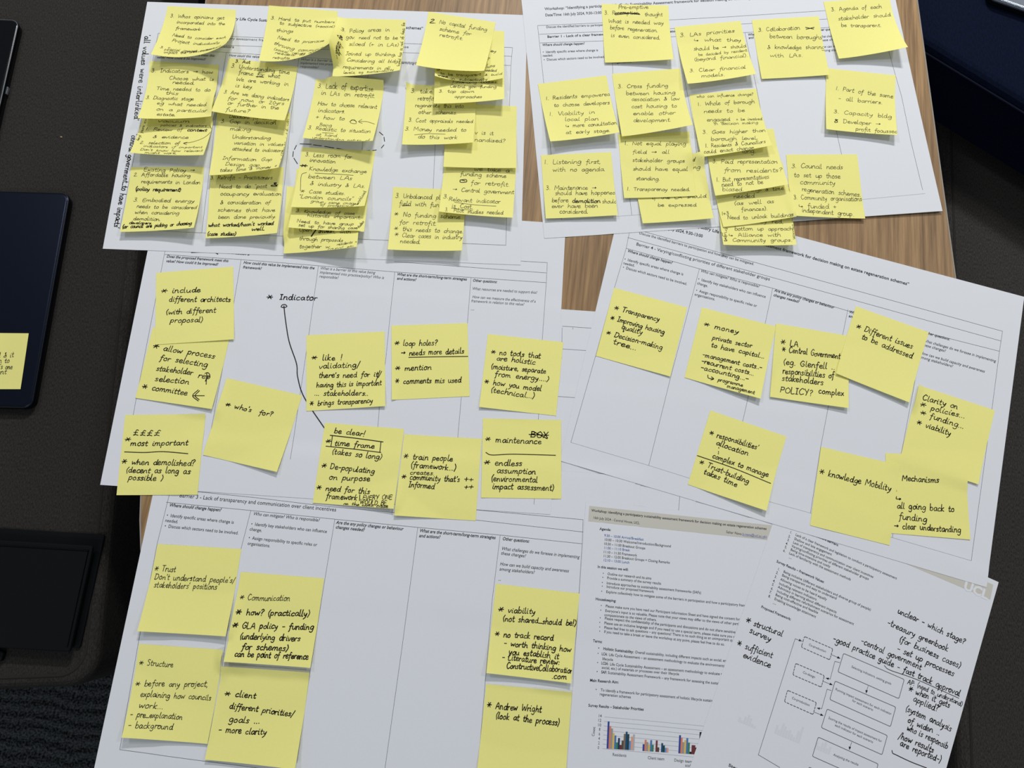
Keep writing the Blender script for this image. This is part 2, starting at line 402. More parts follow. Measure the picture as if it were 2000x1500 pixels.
class Leaf:
    """a sheet of paper: four corner points, a bilinear plan and a height for every grid point"""
    def __init__(s, px, lifts=(0, 0, 0, 0), step=0.002, power=2.2, bow=1.5, base=None, use_map=True, eps=0.00035, curl=None):
        z = T if base is None else base
        s.c = np.array([P(px[2*k], px[2*k+1], z+lifts[k]/1000) for k in range(4)])   # TL TR BR BL
        c = s.c[:, :2]
        s.W = (np.linalg.norm(c[1]-c[0])+np.linalg.norm(c[2]-c[3]))/2
        s.H = (np.linalg.norm(c[3]-c[0])+np.linalg.norm(c[2]-c[1]))/2
        s.nu = max(8, int(s.W/step)); s.nv = max(8, int(s.H/step))
        u, v = np.meshgrid(np.linspace(0, 1, s.nu+1), np.linspace(0, 1, s.nv+1))
        s.u, s.v = u, v
        X = s.plan(u, v)
        tl, tr, br, bl = [l/1000 for l in lifts]
        prof = (bl*(1-u)**bow + br*u**bow)*v**power + (tl*(1-u)**bow + tr*u**bow)*(1-v)**power
        zz = z + prof
        if use_map:
            i0 = max(0, int((X[..., 0].min()-GX0)/GS)-12); i1 = min(GW, int((X[..., 0].max()-GX0)/GS)+12)
            j0 = max(0, int((X[..., 1].min()-GY0)/GS)-12); j1 = min(GH, int((X[..., 1].max()-GY0)/GS)+12)
            full = HM.copy(); full[j0:j1, i0:i1] = boxblur(boxmax(HM[j0:j1, i0:i1], 3), 3)
            zz = np.maximum(zz, bil(full, X[..., 0], X[..., 1]) + eps)
        s.z = zz
        if use_map:
            n = 3
            uu, vv = np.meshgrid(np.linspace(0, 1, s.nu*n+1), np.linspace(0, 1, s.nv*n+1))
            XX = s.plan(uu, vv); ZZ = s.height(uu, vv)
            ii = np.clip(((XX[..., 0]-GX0)/GS).round().astype(int), 0, GW-1); jj = np.clip(((XX[..., 1]-GY0)/GS).round().astype(int), 0, GH-1)
            np.maximum.at(HM, (jj, ii), ZZ)
    def plan(s, u, v):
        c = s.c[:, :2]; u = np.asarray(u)[..., None]; v = np.asarray(v)[..., None]
        return (c[0]*(1-u)+c[1]*u)*(1-v) + (c[3]*(1-u)+c[2]*u)*v
    def height(s, u, v):
        fx = np.clip(np.asarray(u)*s.nu, 0, s.nu-1e-6); fy = np.clip(np.asarray(v)*s.nv, 0, s.nv-1e-6)
        i = fx.astype(int); j = fy.astype(int); a = fx-i; b = fy-j
        return (s.z[j, i]*(1-a)+s.z[j, i+1]*a)*(1-b) + (s.z[j+1, i]*(1-a)+s.z[j+1, i+1]*a)*b
    def at(s, u, v, off=0.00014, drape=False):
        X = s.plan(u, v); z = s.height(u, v)
        if drape: z = np.maximum(z, bil(HM, X[..., 0], X[..., 1])+0.0002)
        return np.concatenate([X, (z+off)[..., None]], -1)
    def uv(s, px, py):
        """where on this leaf the photograph's pixel falls"""
        z = float(s.z.mean()); c = s.c[:, :2]; u = v = 0.5
        for it in range(7):
            q = P(px, py, z)[:2]
            for k in range(4):
                f = (c[0]*(1-u)+c[1]*u)*(1-v) + (c[3]*(1-u)+c[2]*u)*v - q
                du = (c[1]-c[0])*(1-v)+(c[2]-c[3])*v; dv = (c[3]-c[0])*(1-u)+(c[2]-c[1])*u
                d = du[0]*dv[1]-du[1]*dv[0]
                u -= (f[0]*dv[1]-f[1]*dv[0])/d; v -= (du[0]*f[1]-du[1]*f[0])/d
            z = float(s.height(np.array(u), np.array(v)))
        return np.array((u*s.W, v*s.H))           # metres from the leaf's upper left corner
    def mesh(s, name, m):
        X = s.plan(s.u, s.v); nv, nu = s.nv+1, s.nu+1
        top = np.concatenate([X, s.z[..., None]], -1).reshape(-1, 3); bot = top - (0, 0, 0.00012)
        mb = MB(); q = lambda j, i: j*nu+i
        ft = [(q(j, i), q(j+1, i), q(j+1, i+1), q(j, i+1)) for j in range(s.nv) for i in range(s.nu)]
        rim = [q(0, i) for i in range(nu)] + [q(j, nu-1) for j in range(1, nv)] + [q(nv-1, i) for i in range(nu-2, -1, -1)] + [q(j, 0) for j in range(nv-2, 0, -1)]
        N = nu*nv; n = len(rim)
        mb.add(np.concatenate([top, bot]), ft + [tuple(N+i for i in reversed(f)) for f in ft])
        mb.add(np.concatenate([top[rim], bot[rim]]), [(i, (i+1) % n, n+(i+1) % n, n+i) for i in range(n)])
        cen = np.array((*s.plan(np.array(.5), np.array(.5)), float(s.z.min())))
        o = mb.build(name, m, None, tuple(cen), smooth=True)
        s.o = o
        return o

# ---------------------------------------------------------------- pen strokes
GL = {}
def glyphs(txt):
    for ln in txt.strip().splitlines():
        ch, w_, rest = ln.split(' ', 2)
        GL[ch] = (float(w_), [[tuple(map(float, p.split(','))) for p in st_.split()] for st_ in rest.split('|') if st_.strip()])
glyphs('''
a 50 42,42 24,50 6,26 18,1 36,16 43,48 41,10 52,4
b 46 8,95 6,4|7,30 22,48 40,38 38,10 20,0 7,8
c 42 38,42 24,50 6,30 14,2 40,8
d 52 40,40 22,50 6,24 20,0 38,18 44,95 42,10 52,2
e 44 8,24 34,30 30,48 12,46 5,18 20,0 42,10
f 36 38,86 26,95 18,70 14,-18 6,-34|2,48 34,52
g 50 42,42 24,50 6,26 18,2 38,16 43,48 40,-22 22,-40 4,-28
h 48 8,95 6,0|7,26 22,48 36,40 37,8 46,2
i 24 8,48 7,8 20,2|12,68 13,73
j 24 14,48 12,-24 -4,-36|16,68 17,73
k 44 8,95 6,0|36,50 8,22 38,0
l 24 8,95 7,10 20,2
m 72 6,48 6,0|7,28 20,48 32,38 32,2|32,28 46,48 58,38 58,8 68,2
n 48 6,48 6,0|7,28 22,48 36,38 37,8 46,2
o 46 24,50 6,30 12,2 34,4 40,32 24,50 36,46
p 48 8,48 5,-40|7,34 24,50 40,34 30,4 8,8
q 50 42,42 24,50 6,26 18,2 38,18 43,48 40,-40 50,-28
r 36 6,48 7,0|7,26 18,46 34,44
s 38 34,42 20,50 8,38 28,20 26,4 4,4
t 34 16,80 13,14 22,0 32,8|2,50 32,54
u 50 6,48 8,10 22,0 38,16 42,48 40,10 50,2
v 42 4,48 18,2 38,50
w 62 4,48 14,2 30,36 42,2 58,50
x 42 4,46 38,2|36,48 4,0
y 46 6,48 12,18 26,12 40,48 30,-10 8,-40
z 40 6,46 36,48 6,2 38,4
A 62 4,0 28,88 54,0|14,32 46,34
B 54 8,88 6,0|6,86 36,84 38,54 8,48 44,40 44,6 6,0
C 58 52,76 30,90 6,44 22,0 54,14
D 60 8,88 6,0|2,86 42,80 52,36 30,2 4,0
E 48 44,86 8,86 6,0 44,2|6,46 38,48
F 46 44,86 8,86 6,0|6,46 36,48
G 60 52,76 30,90 6,44 24,0 50,12 50,40 32,40
H 60 8,88 6,0|50,88 50,0|6,44 50,46
I 34 4,86 30,87|17,86 16,0|3,0 30,1
J 40 10,86 40,88|28,86 24,8 8,2
K 54 8,88 6,0|46,86 8,42 48,0
L 46 8,88 6,2 42,2
M 74 4,0 10,88 36,30 60,88 66,0
N 60 6,0 8,88 46,4 50,90
O 62 32,90 6,56 16,4 46,6 56,54 32,90
P 50 8,88 6,0|6,86 40,82 38,46 8,42
Q 62 32,90 6,56 16,4 46,6 56,54 32,90|36,20 58,-8
R 54 8,88 6,0|6,86 40,80 36,48 8,44|22,44 48,0
S 50 44,80 22,88 10,66 38,36 30,4 4,6
T 56 2,86 54,88|28,86 26,0
U 58 6,88 10,10 30,0 48,20 52,88
V 54 4,88 26,0 50,90
W 78 4,88 18,2 38,60 54,2 74,90
X 54 4,88 50,0|48,90 4,0
Y 52 4,88 26,44|48,90 22,0
Z 50 6,86 46,88 4,2 48,4
0 46 24,88 6,50 18,2 38,30 24,88
1 28 12,84 10,0
2 46 8,72 24,88 36,68 6,2 44,4
3 46 8,80 30,86 34,62 16,48 40,34 26,0 4,8
4 48 30,88 6,30 46,32|34,54 30,0
5 46 40,86 12,84 10,50 36,40 24,2 4,8
6 46 34,88 8,36 20,0 38,22 10,32
7 44 4,86 40,88 14,0
8 46 34,76 12,80 36,26 14,2 10,30 36,76
9 46 38,66 14,84 10,52 38,66 30,0
. 20 9,3 11,0
, 20 11,6 6,-14
? 42 6,74 22,90 36,70 18,44 18,24|17,3 18,0
! 22 12,92 10,28|9,4 10,0
' 18 10,92 7,72
" 30 9,92 7,72|20,92 18,72
( 28 24,96 8,48 22,-14
) 28 4,96 20,48 6,-14
- 40 4,34 34,36
_ 46 2,2 44,3
/ 36 32,96 2,-18
| 20 10,96 8,-18
+ 44 20,58 20,8|2,34 40,35
& 52 44,10 20,60 32,82 14,76 40,16 10,2 6,24 44,44
: 20 9,44 10,40|9,8 10,4
; 20 9,44 10,40|11,6 6,-12
= 44 4,44 38,46|4,26 38,28
* 66 0,42 60,44|14,72 46,14|46,72 12,16
£ 46 34,78 22,86 16,60 16,10 4,4 18,12 40,2|4,44 32,46
→ 70 2,40 58,42|44,58 60,42 42,26
↳ 60 6,60 6,24 48,22|36,36 50,22 36,8
← 70 62,42 4,40|20,58 4,40 20,24
~ 44 4,36 14,46 26,34 38,44
''')

def smooth(pts, sub=4):
    p = np.array(pts, float)
    if len(p) < 3: return p
    q = np.vstack([2*p[0]-p[1], p, 2*p[-1]-p[-2]]); out = []
    for i in range(1, len(q)-2):
        a, b, c, d = q[i-1:i+3]
        for k in range(sub):
            t = k/sub
            out.append(0.5*((2*b)+(c-a)*t+(2*a-5*b+4*c-d)*t*t+(3*b-a-3*c+d)*t**3))
    out.append(p[-1]); return np.array(out)

def ribbon(mb, leaf, pts, width, drape=False, clip=True):
    """an ink stroke along points given in metres on the leaf"""
    p = np.asarray(pts, float)
    if len(p) < 2: return
    seg = np.linalg.norm(np.diff(p, axis=0), axis=1)
    keep = np.concatenate([[True], seg > 1e-7]); p = p[keep]
    if len(p) < 2: return
    t = np.gradient(p, axis=0); t /= np.linalg.norm(t, axis=1)[:, None]+1e-12
    p = p.copy(); p[0] -= t[0]*width*.35; p[-1] += t[-1]*width*.35
    nr = np.stack([-t[:, 1], t[:, 0]], 1)
    L = p+nr*width/2; R = p-nr*width/2
    q = np.concatenate([L, R]); u = q[:, 0]/leaf.W; v = q[:, 1]/leaf.H
    if clip: u = np.clip(u, 0.004, 0.996); v = np.clip(v, 0.004, 0.996)
    n = len(p)
    mb.add(leaf.at(u, v, drape=drape), [(i, n+i, n+i+1, i+1) for i in range(n-1)])

def write(mb, leaf, txt, p0, p1, xh, width, slant=0.10, rng=random, join=0.0):
    gap, trk = (58, -1) if join > .5 else (48, 2)
    """handwriting from p0 to p1 (metres on the leaf, v downwards), x-height xh"""
    adv = []; x = 0
    for ch in txt:
        if ch == ' ': x += gap; continue
        g = GL.get(ch) or GL['-']
        adv.append((ch, x)); x += g[0]+trk
    if not adv: return
    d = p1-p0; ln = np.linalg.norm(d); d = d/ln; up = np.array((d[1], -d[0]))
    sx = ln/max(x, 1); sy = xh/50
    last = None; wob = rng.uniform(0, 6)
    for ch, x0 in adv:
        w_, sts = GL[ch]
        jy = 3.0*math.sin(wob + x0*0.012)+rng.uniform(-2.5, 2.5); js = rng.uniform(0.90, 1.10); jr = rng.uniform(-0.05, 0.05)
        first = True
        for st_ in sts:
            q = smooth(st_)
            q = q + rng.uniform(-1.2, 1.2)
            X = x0 + q[:, 0]*(0.97+jr) + (slant+jr)*q[:, 1]; Y = q[:, 1]*js + jy
            pt = p0 + np.outer(X*sx, d) + np.outer(Y*sy, up)
            if first and last is not None and rng.random() < join and np.linalg.norm(pt[0]-last) < xh*0.9:
                pt = np.vstack([last, pt])
            ribbon(mb, leaf, pt, width*rng.uniform(0.85, 1.12)); first = False
        last = pt[-1] if ch.islower() and ch not in 'ijtfx' else None

ZO = {'A': (200, 0, 4.762), 'B': (560, 0, 4.167), 'C': (200, 220, 4.762), 'D': (540, 230, 4.0), 'E': (540, 370, 9.09), 'F': (1000, 0, 4.762),
      'G': (1400, 0, 4.762), 'J': (1040, 240, 4.545), 'H': (1380, 240, 4.167), 'I': (1320, 150, 4.412), 'K': (1180, 230, 6.522), 'c': (780, 20, 6.25),
      'd': (780, 180, 5.769), 'L': (200, 470, 4.167), 'N': (560, 480, 3.448), 'M': (190, 720, 4.348), 'O': (590, 760, 3.636), 'Q': (1080, 430, 4.167),
      'R': (1480, 440, 3.846), 'S': (1080, 720, 3.846), 'T': (1540, 720, 3.948), 'U': (180, 950, 4), 'V': (180, 1230, 4), 'W': (880, 1120, 3.947),
      'a': (1400, 1180, 3.333), 'l': (0, 360, 3.26), 'w': (640, 950, 4.0), 'x': (1110, 970, 4.878), 'y': (1110, 1220, 4.878), 'z': (1440, 1000, 3.571), 'p': (0, 0, 1)}

def inscribe(leaf, key, xh, slope, txt, pen=0.00052, thick=0.00105, slant=0.10, join=0.0, seed=1, parent=None, fine='pen', bold='marker'):
    """lines of writing: «x,y,x1 text» or «x,y,x1,y1 text»; ! = felt pen; ~ = a bare stroke; measured on the photograph"""
    if '\n--' in txt: return [inscribe(leaf, key, xh, slope, t_, pen, thick, slant, join, seed+7*i_, parent, fine, bold) for i_, t_ in enumerate(txt.split('\n--'))]
    x0, y0, s = ZO[key]; rng = random.Random(seed)
    mbs = {False: MB(), True: MB()}
    uvp = lambda X, Y: leaf.uv(x0+X/s, y0+Y/s)
    # metres on the leaf per photograph pixel
    cpx = uvp(0, 0); k = np.linalg.norm(uvp(100, 0)-cpx)/100
    for ln in txt.strip().splitlines():
        ln = ln.strip(); wet = False; bare = False; drape = False; wd = 1.0
        sm = 1.0
        while ln[0] in '!~^<':
            if ln[0] == '!': wd = wd*1.7 if wet else wd; wet = True
            elif ln[0] == '~': bare = True
            elif ln[0] == '^': drape = True
            elif ln[0] == '<': wd *= 0.8; sm *= 0.78
            ln = ln[1:]
        wid = (thick if wet else pen)*wd
        if bare:
            pts = [uvp(*map(float, q.split(','))) for q in ln.split()]
            pp = smooth(pts, 10) if len(pts) > 2 else np.array([pts[0]+(pts[1]-pts[0])*i/24 for i in range(25)])
            ribbon(mbs[wet], leaf, pp, wid, drape)
        else:
            co_, body = ln.split(' ', 1); co_ = list(map(float, co_.split(',')))
            if len(co_) == 3: co_.append(co_[1]+slope*(co_[2]-co_[0]))
            write(mbs[wet], leaf, body, uvp(co_[0], co_[1]), uvp(co_[2], co_[3]), xh*k*sm, wid, slant, rng, join)
    made = []
    for wet in (False, True):
        if mbs[wet].n: made.append(part('felt_pen_writing' if wet else 'handwriting', mbs[wet], M[bold if wet else fine], parent or leaf.o))
    return made

# ---------------------------------------------------------------- print
TXC = {}
_fc = bpy.data.curves.new('type', 'FONT'); _fo = bpy.data.objects.new('type', _fc)
def typed(body, bold=False, ital=False):
    key = (body, bold, ital)
    if key not in TXC:
        _fc.body = body; _fc.offset = 0.045 if bold == 2 else 0.016 if bold else 0.002; _fc.shear = 0.22 if ital else 0.0; _fc.resolution_u = 2
        me = _fo.to_mesh()
        v = np.empty(len(me.vertices)*3); me.vertices.foreach_get('co', v)
        TXC[key] = (v.reshape(-1, 3)[:, :2].copy(), [tuple(p_.vertices) for p_ in me.polygons])
        _fo.to_mesh_clear()
    return TXC[key]

def printed(mb, leaf, txt, p0, p1, size, bold=False, ital=False, fit=True):
    v, f = typed(txt, bold, ital)
    if not len(v): return
    d = p1-p0; ln = np.linalg.norm(d); d = d/ln; up = np.array((d[1], -d[0]))
    sx = ln/max(v[:, 0].max(), 1e-6) if fit else size
    q = p0 + np.outer(v[:, 0]*sx, d) + np.outer(v[:, 1]*size, up)
    mb.add(leaf.at(q[:, 0]/leaf.W, q[:, 1]/leaf.H), f)

def typeset(leaf, name, key, size, m, txt, parent=None):
    """«flags|x,y,x1,y1 text», flags b bold, i italic; one mesh"""
    if '\n--' in txt: return [typeset(leaf, name, key, size, m, t_, parent) for t_ in txt.split('\n--')]
    x0, y0, s = ZO[key]; mb = MB(); uvp = lambda X, Y: leaf.uv(x0+X/s, y0+Y/s)
    for ln in txt.strip().splitlines():
        fl, rest = ln.strip().split('|', 1); co_, body = rest.split(' ', 1); c = list(map(float, co_.split(',')))
        printed(mb, leaf, body, uvp(c[0], c[1]), uvp(c[2], c[3]), size, 2 if 'h' in fl else 'b' in fl, 'i' in fl)
    return part(name, mb, M[m], parent or leaf.o)

def rules(leaf, name, key, m, txt, width=0.00028, parent=None):
    x0, y0, s = ZO[key]; mb = MB()
    for ln in txt.strip().splitlines():
        pts = [leaf.uv(x0+float(q.split(',')[0])/s, y0+float(q.split(',')[1])/s) for q in ln.split()]
        for a, b in zip(pts, pts[1:]):
            n = max(2, int(np.linalg.norm(b-a)/0.004))
            ribbon(mb, leaf, [a+(b-a)*i/n for i in range(n+1)], width)
    return part(name, mb, M[m], parent or leaf.o)

def patch(leaf, mb, corners, off=0.00008, n=24, mi=0):
    """a printed filled area, corners TL TR BR BL in metres on the leaf"""
    a, b, c, d = [np.array(q) for q in corners]
    u, v = np.meshgrid(np.linspace(0, 1, n+1), np.linspace(0, 1, 7)); u = u[..., None]; v = v[..., None]
    q = ((a*(1-u)+b*u)*(1-v)+(d*(1-u)+c*u)*v).reshape(-1, 2)
    mb.add(leaf.at(q[:, 0]/leaf.W, q[:, 1]/leaf.H, off), [(j*(n+1)+i, (j+1)*(n+1)+i, (j+1)*(n+1)+i+1, j*(n+1)+i+1) for j in range(6) for i in range(n)], mi)

# ---------------------------------------------------------------- the sheets, lowest first
HEAD = 'Workshop: “Identifying a participatory Life Cycle Sustainability Assessment framework for decision making on estate regeneration schemes”'
def sheet(px, label, lifts=(0, 0, 0, 0), name='worksheet', cat='sheet of paper', group=None):
    lf = Leaf(px, lifts, step=0.004, power=2.5)
    o = lf.mesh(name, M['paper']); tag(o, label, cat, group)
    return lf

sheet((960, 760, 1600, 810, 1590, 1230, 900, 1180), 'blank white sheet peeping out between the Barrier 4 worksheet and the agenda', name='blank_sheet')
S8 = sheet((500, 563, 1385, 624, 1342, 1200, 425, 1130), 'worksheet mostly hidden under the middle sheets, only empty ruled table cells showing beside bare wood')
rules(S8, 'table_rules', 'p', 'rule', '1098,637 1300,651\n1098,640 1097,700\n1119,640 1119,643\n1090,681 1300,695\n1085,774 1260,786\n1328,965 1318,1090\n1092,700 1060,900')
sheet((384, 872, 1251, 937, 1215, 1560, 330, 1500), 'blank white sheet, the outer of two blank corners showing above the agenda', name='blank_sheet')
sheet((374, 868, 1241, 931, 1205, 1555, 320, 1496), 'blank white sheet, the inner of two blank corners showing above the agenda', name='blank_sheet')

S3 = sheet((318, 876, 1180, 938, 1146, 1612, 184, 1546), 'white Barrier 3 worksheet with six yellow notes, hanging over the rounded table end', (0, 0, 0, -9))
S2 = sheet((310, 385, 1105, 437, 1075, 1005, 196, 947), 'white worksheet with a handwritten Indicator and long ink arrow between yellow notes')
S1 = sheet((288, 4, 1030, 30, 1017, 518, 201, 486), 'white worksheet in the upper left, crowded with yellow notes and margin writing')
S6 = sheet((1144, 978, 1576, 1023, 1556, 1690, 1097, 1640), 'white printed agenda page with a beige header band and coloured bar chart', name='agenda_page')
S7 = sheet((1533, 950, 1950, 1137, 1770, 1777, 1321, 1575), 'white printed page with a flow chart and dense handwriting, overlapping the agenda', (0, 0, 0, 0), name='framework_page')
S5 = sheet((1219, 372, 2000, 580, 1926, 1147, 1093, 900), 'white Barrier 4 worksheet with eight yellow notes, turned clockwise at the right')
S4 = sheet((1016, -25, 1735, -65, 1841, 412, 1063, 466), 'white Barrier 1 worksheet at the top right covered with yellow notes', (0, 0, 3, 0))

# ---- upper left sheet
rules(S1, 'table_rules', 'p', 'rule', '''309,65 234,447
309,65 515,74 651,81 793,85 1001,93
305,84 433,88 511,91 639,97 793,103 999,110
301,98 433,102 560,110 649,116 790,121 998,128
1001,93 998,128 995,209 988,479
442,103 421,233 394,455
584,112 569,224 545,460
720,120 718,163 708,280 697,467
862,124 850,283 846,370 838,473
234,447 374,454 700,467 988,479''')
typeset(S1, 'printed_text', 'p', 0.0043, 'printgrey', '''r|322,79,445,83 Discuss the identified values in the particip
r|446,77,640,87 ory assessment framework and how they can be imp
r|640,88,798,94 lemented into practice within the propose
--bi|302,106,419,111 Does the proposed framework meet this
bi|306,114,402,118 value? How could it be improved?
--bi|447,110,577,117 How could this value be implemented into the
bi|446,117,480,119 framework?
--i|587,118,700,124 What is a barrier to this value being
i|586,125,697,130 implemented into practice/policy? Who is
i|586,132,622,134 responsible?
--bi|730,122,850,128 What are the short-term/long-term strategies
--b|368,90,457,94 Values and indicators''')
typeset(S1, 'printed_heading', 'p', 0.0050, 'print', 'b|458,39,826,58 ry Life Cycle Sustainability Assessment framework for decision making on estate regeneration schemes”')
inscribe(S1, 'p', 6.0, 0, '''!283,68,261,236 'all values were interlinked'
--!258,262,222,446 'central government_to have impacts'
--!~581,320 574,309 !~572,306 573,296 !~575,292 579,284'''.replace(' !~', '\n!~') + '''
!~586,281 608,282
!~612,283 628,285
!~634,286 652,289
!~658,290 676,293
!~684,294 704,295
!~710,295 722,294
!~728,294 735,293
!~745,289 750,283
!~751,276 750,268
!~748,264 741,258''', thick=0.0008, slant=0.0, seed=3)

# ---- middle left sheet
rules(S2, 'table_rules', 'p', 'rule', '''324,482 266,779 238,935
322,497 471,507 622,519 770,531 920,542 1067,552
324,478 560,492 770,507 1018,510
1018,510 1069,513
770,511 1067,533
1069,513 1067,552 1059,665 1052,809 1043,985
471,507 457,590 434,724 404,880
622,519 603,655 579,819 567,897
771,531 760,636 754,697 741,796 736,860
920,542 913,631 901,776 894,855''')
typeset(S2, 'printed_text', 'p', 0.0043, 'print', '''b|388,490,487,499 Values and indicators
--bi|325,503,446,512 Does the proposed framework meet this
bi|324,512,426,519 value? How could it be improved?
--bi|475,515,614,526 How could this value be implemented into the
bi|474,524,511,527 framework?
--bi|775,538,912,548 What are the short-term/long-term strategies
bi|775,546,813,549 and actions?
--bi|923,550,971,553 Other questions:''')
typeset(S2, 'printed_question', 'p', 0.0043, 'printgrey', '''i|625,526,733,535 What is a barrier to this value being
i|624,534,750,545 implemented into practice/policy? Who is
i|623,542,661,545 responsible?
--i|922,566,1049,574 What resources are needed to support this?
i|922,582,1046,591 How can we measure the effectiveness of a
i|920,590,1024,597 framework in relation to this value?
i|919,606,926,606 ...''')
inscribe(S2, 'L', 27, 0.03, '''!1335,480,1392 *
!1440,478,1750 Indicator
--!~1455,540 1462,525 1485,520 1502,535 1480,545 1460,542
!^~1478,532 1490,640 1520,820 1580,1000 1590,1110 1640,1270 1790,1500 1856,1588
--!~725,97 830,93 905,90
!~905,90 940,110''', seed=4, thick=0.0009)

# ---- Barrier 3 sheet
rules(S3, 'table_rules', 'p', 'rule', '''331,965 307,1062 270,1257 234,1464
325,981 490,997 654,1014 816,1030 977,1045 1137,1062
333,955 500,972 640,989 770,1001 932,1016 1139,1039
700,970 932,996 1139,1015
1139,1015 1137,1062 1131,1157 1109,1490
490,997 470,1075 440,1259 410,1470
654,1014 635,1129 606,1310 580,1490
816,1030 786,1259 752,1500
977,1045 961,1175 934,1495
234,1464 387,1485 580,1510 752,1530''')
typeset(S3, 'printed_heading', 'p', 0.0052, 'print', 'b|350,971,656,999 Barrier 3 - Lack of transparency and communication over client incentives'.replace('b|', 'r|'))
typeset(S3, 'printed_text', 'p', 0.0043, 'print', '''bi|330,989,432,999 Where should change happen?
r|325,1009,456,1023 •  Identify specific areas where change is
r|322,1019,347,1022 needed.
r|321,1030,465,1044 •  Discuss which sectors need to be involved.
--i|494,1006,624,1019 Who can mitigate? Who is responsible?
r|490,1026,638,1041 •  Identify key stakeholders who can influence
r|487,1036,511,1039 change.
r|485,1053,619,1067 •  Assign responsibility to specific roles or
r|483,1064,527,1069 organisations.
--bi|656,1023,788,1036 Are the any policy changes or behaviour
bi|655,1032,712,1038 changes needed?
--bi|819,1039,968,1053 What are the short-term/long-term strategies
bi|818,1049,860,1052 and actions?
--bi|981,1055,1034,1060 Other questions:
i|979,1074,1132,1091 What challenges do we foresee in implementing
i|978,1083,1027,1089 these changes?
i|976,1104,1111,1118 How can we build capacity and awareness
i|975,1114,1044,1121 among stakeholders?
r|973,1134,978,1134 ...''')

# ---- Barrier 1 sheet
rules(S4, 'table_rules', 'p', 'rule', '''1050,50 1307,39 1420,33 1610,21 1712,13
1053,67 1311,56 1448,47 1600,38 1716,31
1055,84 1177,80 1311,72 1450,64 1600,55 1721,46
1050,50 1062,161 1076,297 1097,430
1712,13 1736,101 1761,189 1780,280 1802,371
1195,78 1197,145 1210,245 1230,387 1234,420
1325,71 1338,160 1355,248 1361,302 1378,408
1455,64 1478,174 1500,290
1597,55 1611,149 1633,254 1644,303''')
rules(S4, 'table_foot', 'p', 'faint', '1097,430 1240,420 1400,408 1690,389 1807,378', width=0.00022)
typeset(S4, 'printed_heading', 'p', 0.0050, 'printgrey', 'b|1064,20,1530,-5 ' + HEAD + '\nb|1065,32,1175,27 Date/Time: 16th July 2024, 9:30-13:00')
typeset(S4, 'printed_text', 'p', 0.0043, 'print', '''r|1067,55,1267,47 Discuss the identified barriers to participation and how they can be mitigated.
--b|1069,74,1364,61 Barrier 1 - Lack of a clear framework and legislation to conduct a participatory assessment
--bi|1059,90,1142,87 Where should change happen?
r|1060,104,1168,100 •  Identify specific areas where change is
r|1060,111,1080,110 needed.
r|1062,119,1181,113 •  Discuss which sectors need to be involved.
--r|1199,124,1234,122 organisations.
--bi|1461,70,1575,62 What are the short-term/long-term strategies
bi|1462,76,1496,74 and actions?
--bi|1593,61,1640,58 Other questions:
i|1600,74,1712,67 What challenges do we foresee in implementing
i|1602,81,1645,78 these changes?
i|1601,94,1712,88 How can we build capacity and awareness
i|1603,101,1662,98 among stakeholders?''')

# ---- Barrier 4 sheet
rules(S5, 'table_rules', 'p', 'rule', '''1231,445 1480,514 1958,647
1226,464 1480,534 1955,666
1223,485 1366,525 1509,563 1652,606 1802,648 1952,686
1231,445 1223,485 1200,562 1163,696 1115,864
1958,647 1952,686 1939,786 1897,1095
1366,525 1310,736 1267,909
1509,563 1494,634 1462,772 1450,825 1420,957
1656,604 1646,653 1618,793 1603,872 1583,1002
1802,647 1783,766 1761,882 1743,1050''')
rules(S5, 'table_foot', 'p', 'faint', '1115,864 1267,909 1420,957 1583,1002 1743,1050 1897,1095', width=0.00024)
typeset(S5, 'printed_heading', 'p', 0.0050, 'print', 'b|1244,412,1775,558 ' + HEAD + '\n--b|1252,436,1372,464 Date/Time: 16th July 2024, 9:30-13:00\n--r|1242,479,1503,548 Barrier 4 - Varying/conflicting priorities of different stakeholder groups')
typeset(S5, 'printed_text', 'p', 0.0043, 'print', '''r|1248,457,1472,518 Discuss the identified barriers to participation and how they can be mitigated.
--bi|1225,492,1313,516 Where should change happen?
r|1219,508,1334,538 •  Identify specific areas where change is
r|1217,516,1239,521 needed.
r|1216,524,1341,557 •  Discuss which sectors need to be involved.
--i|1368,531,1483,562 Who can mitigate? Who is responsible?
r|1363,547,1495,582 •  Identify key stakeholders who can influence
r|1361,555,1382,561 change.
r|1359,569,1478,600 •  Assign responsibility to specific roles or
r|1356,577,1396,587 organisations.
--bi|1512,569,1629,603 Are the any policy changes or behaviour
bi|1510,578,1561,592 changes needed?
--bi|1658,611,1795,648 What are the short-term/long-term strategies
bi|1657,619,1697,630 and actions?
--bi|1804,651,1855,665 Other questions:
i|1803,667,1945,708 What challenges do we foresee in implementing
i|1801,675,1847,688 these changes?
i|1797,691,1923,728 How can we build capacity and awareness
i|1795,699,1861,718 among stakeholders?''')

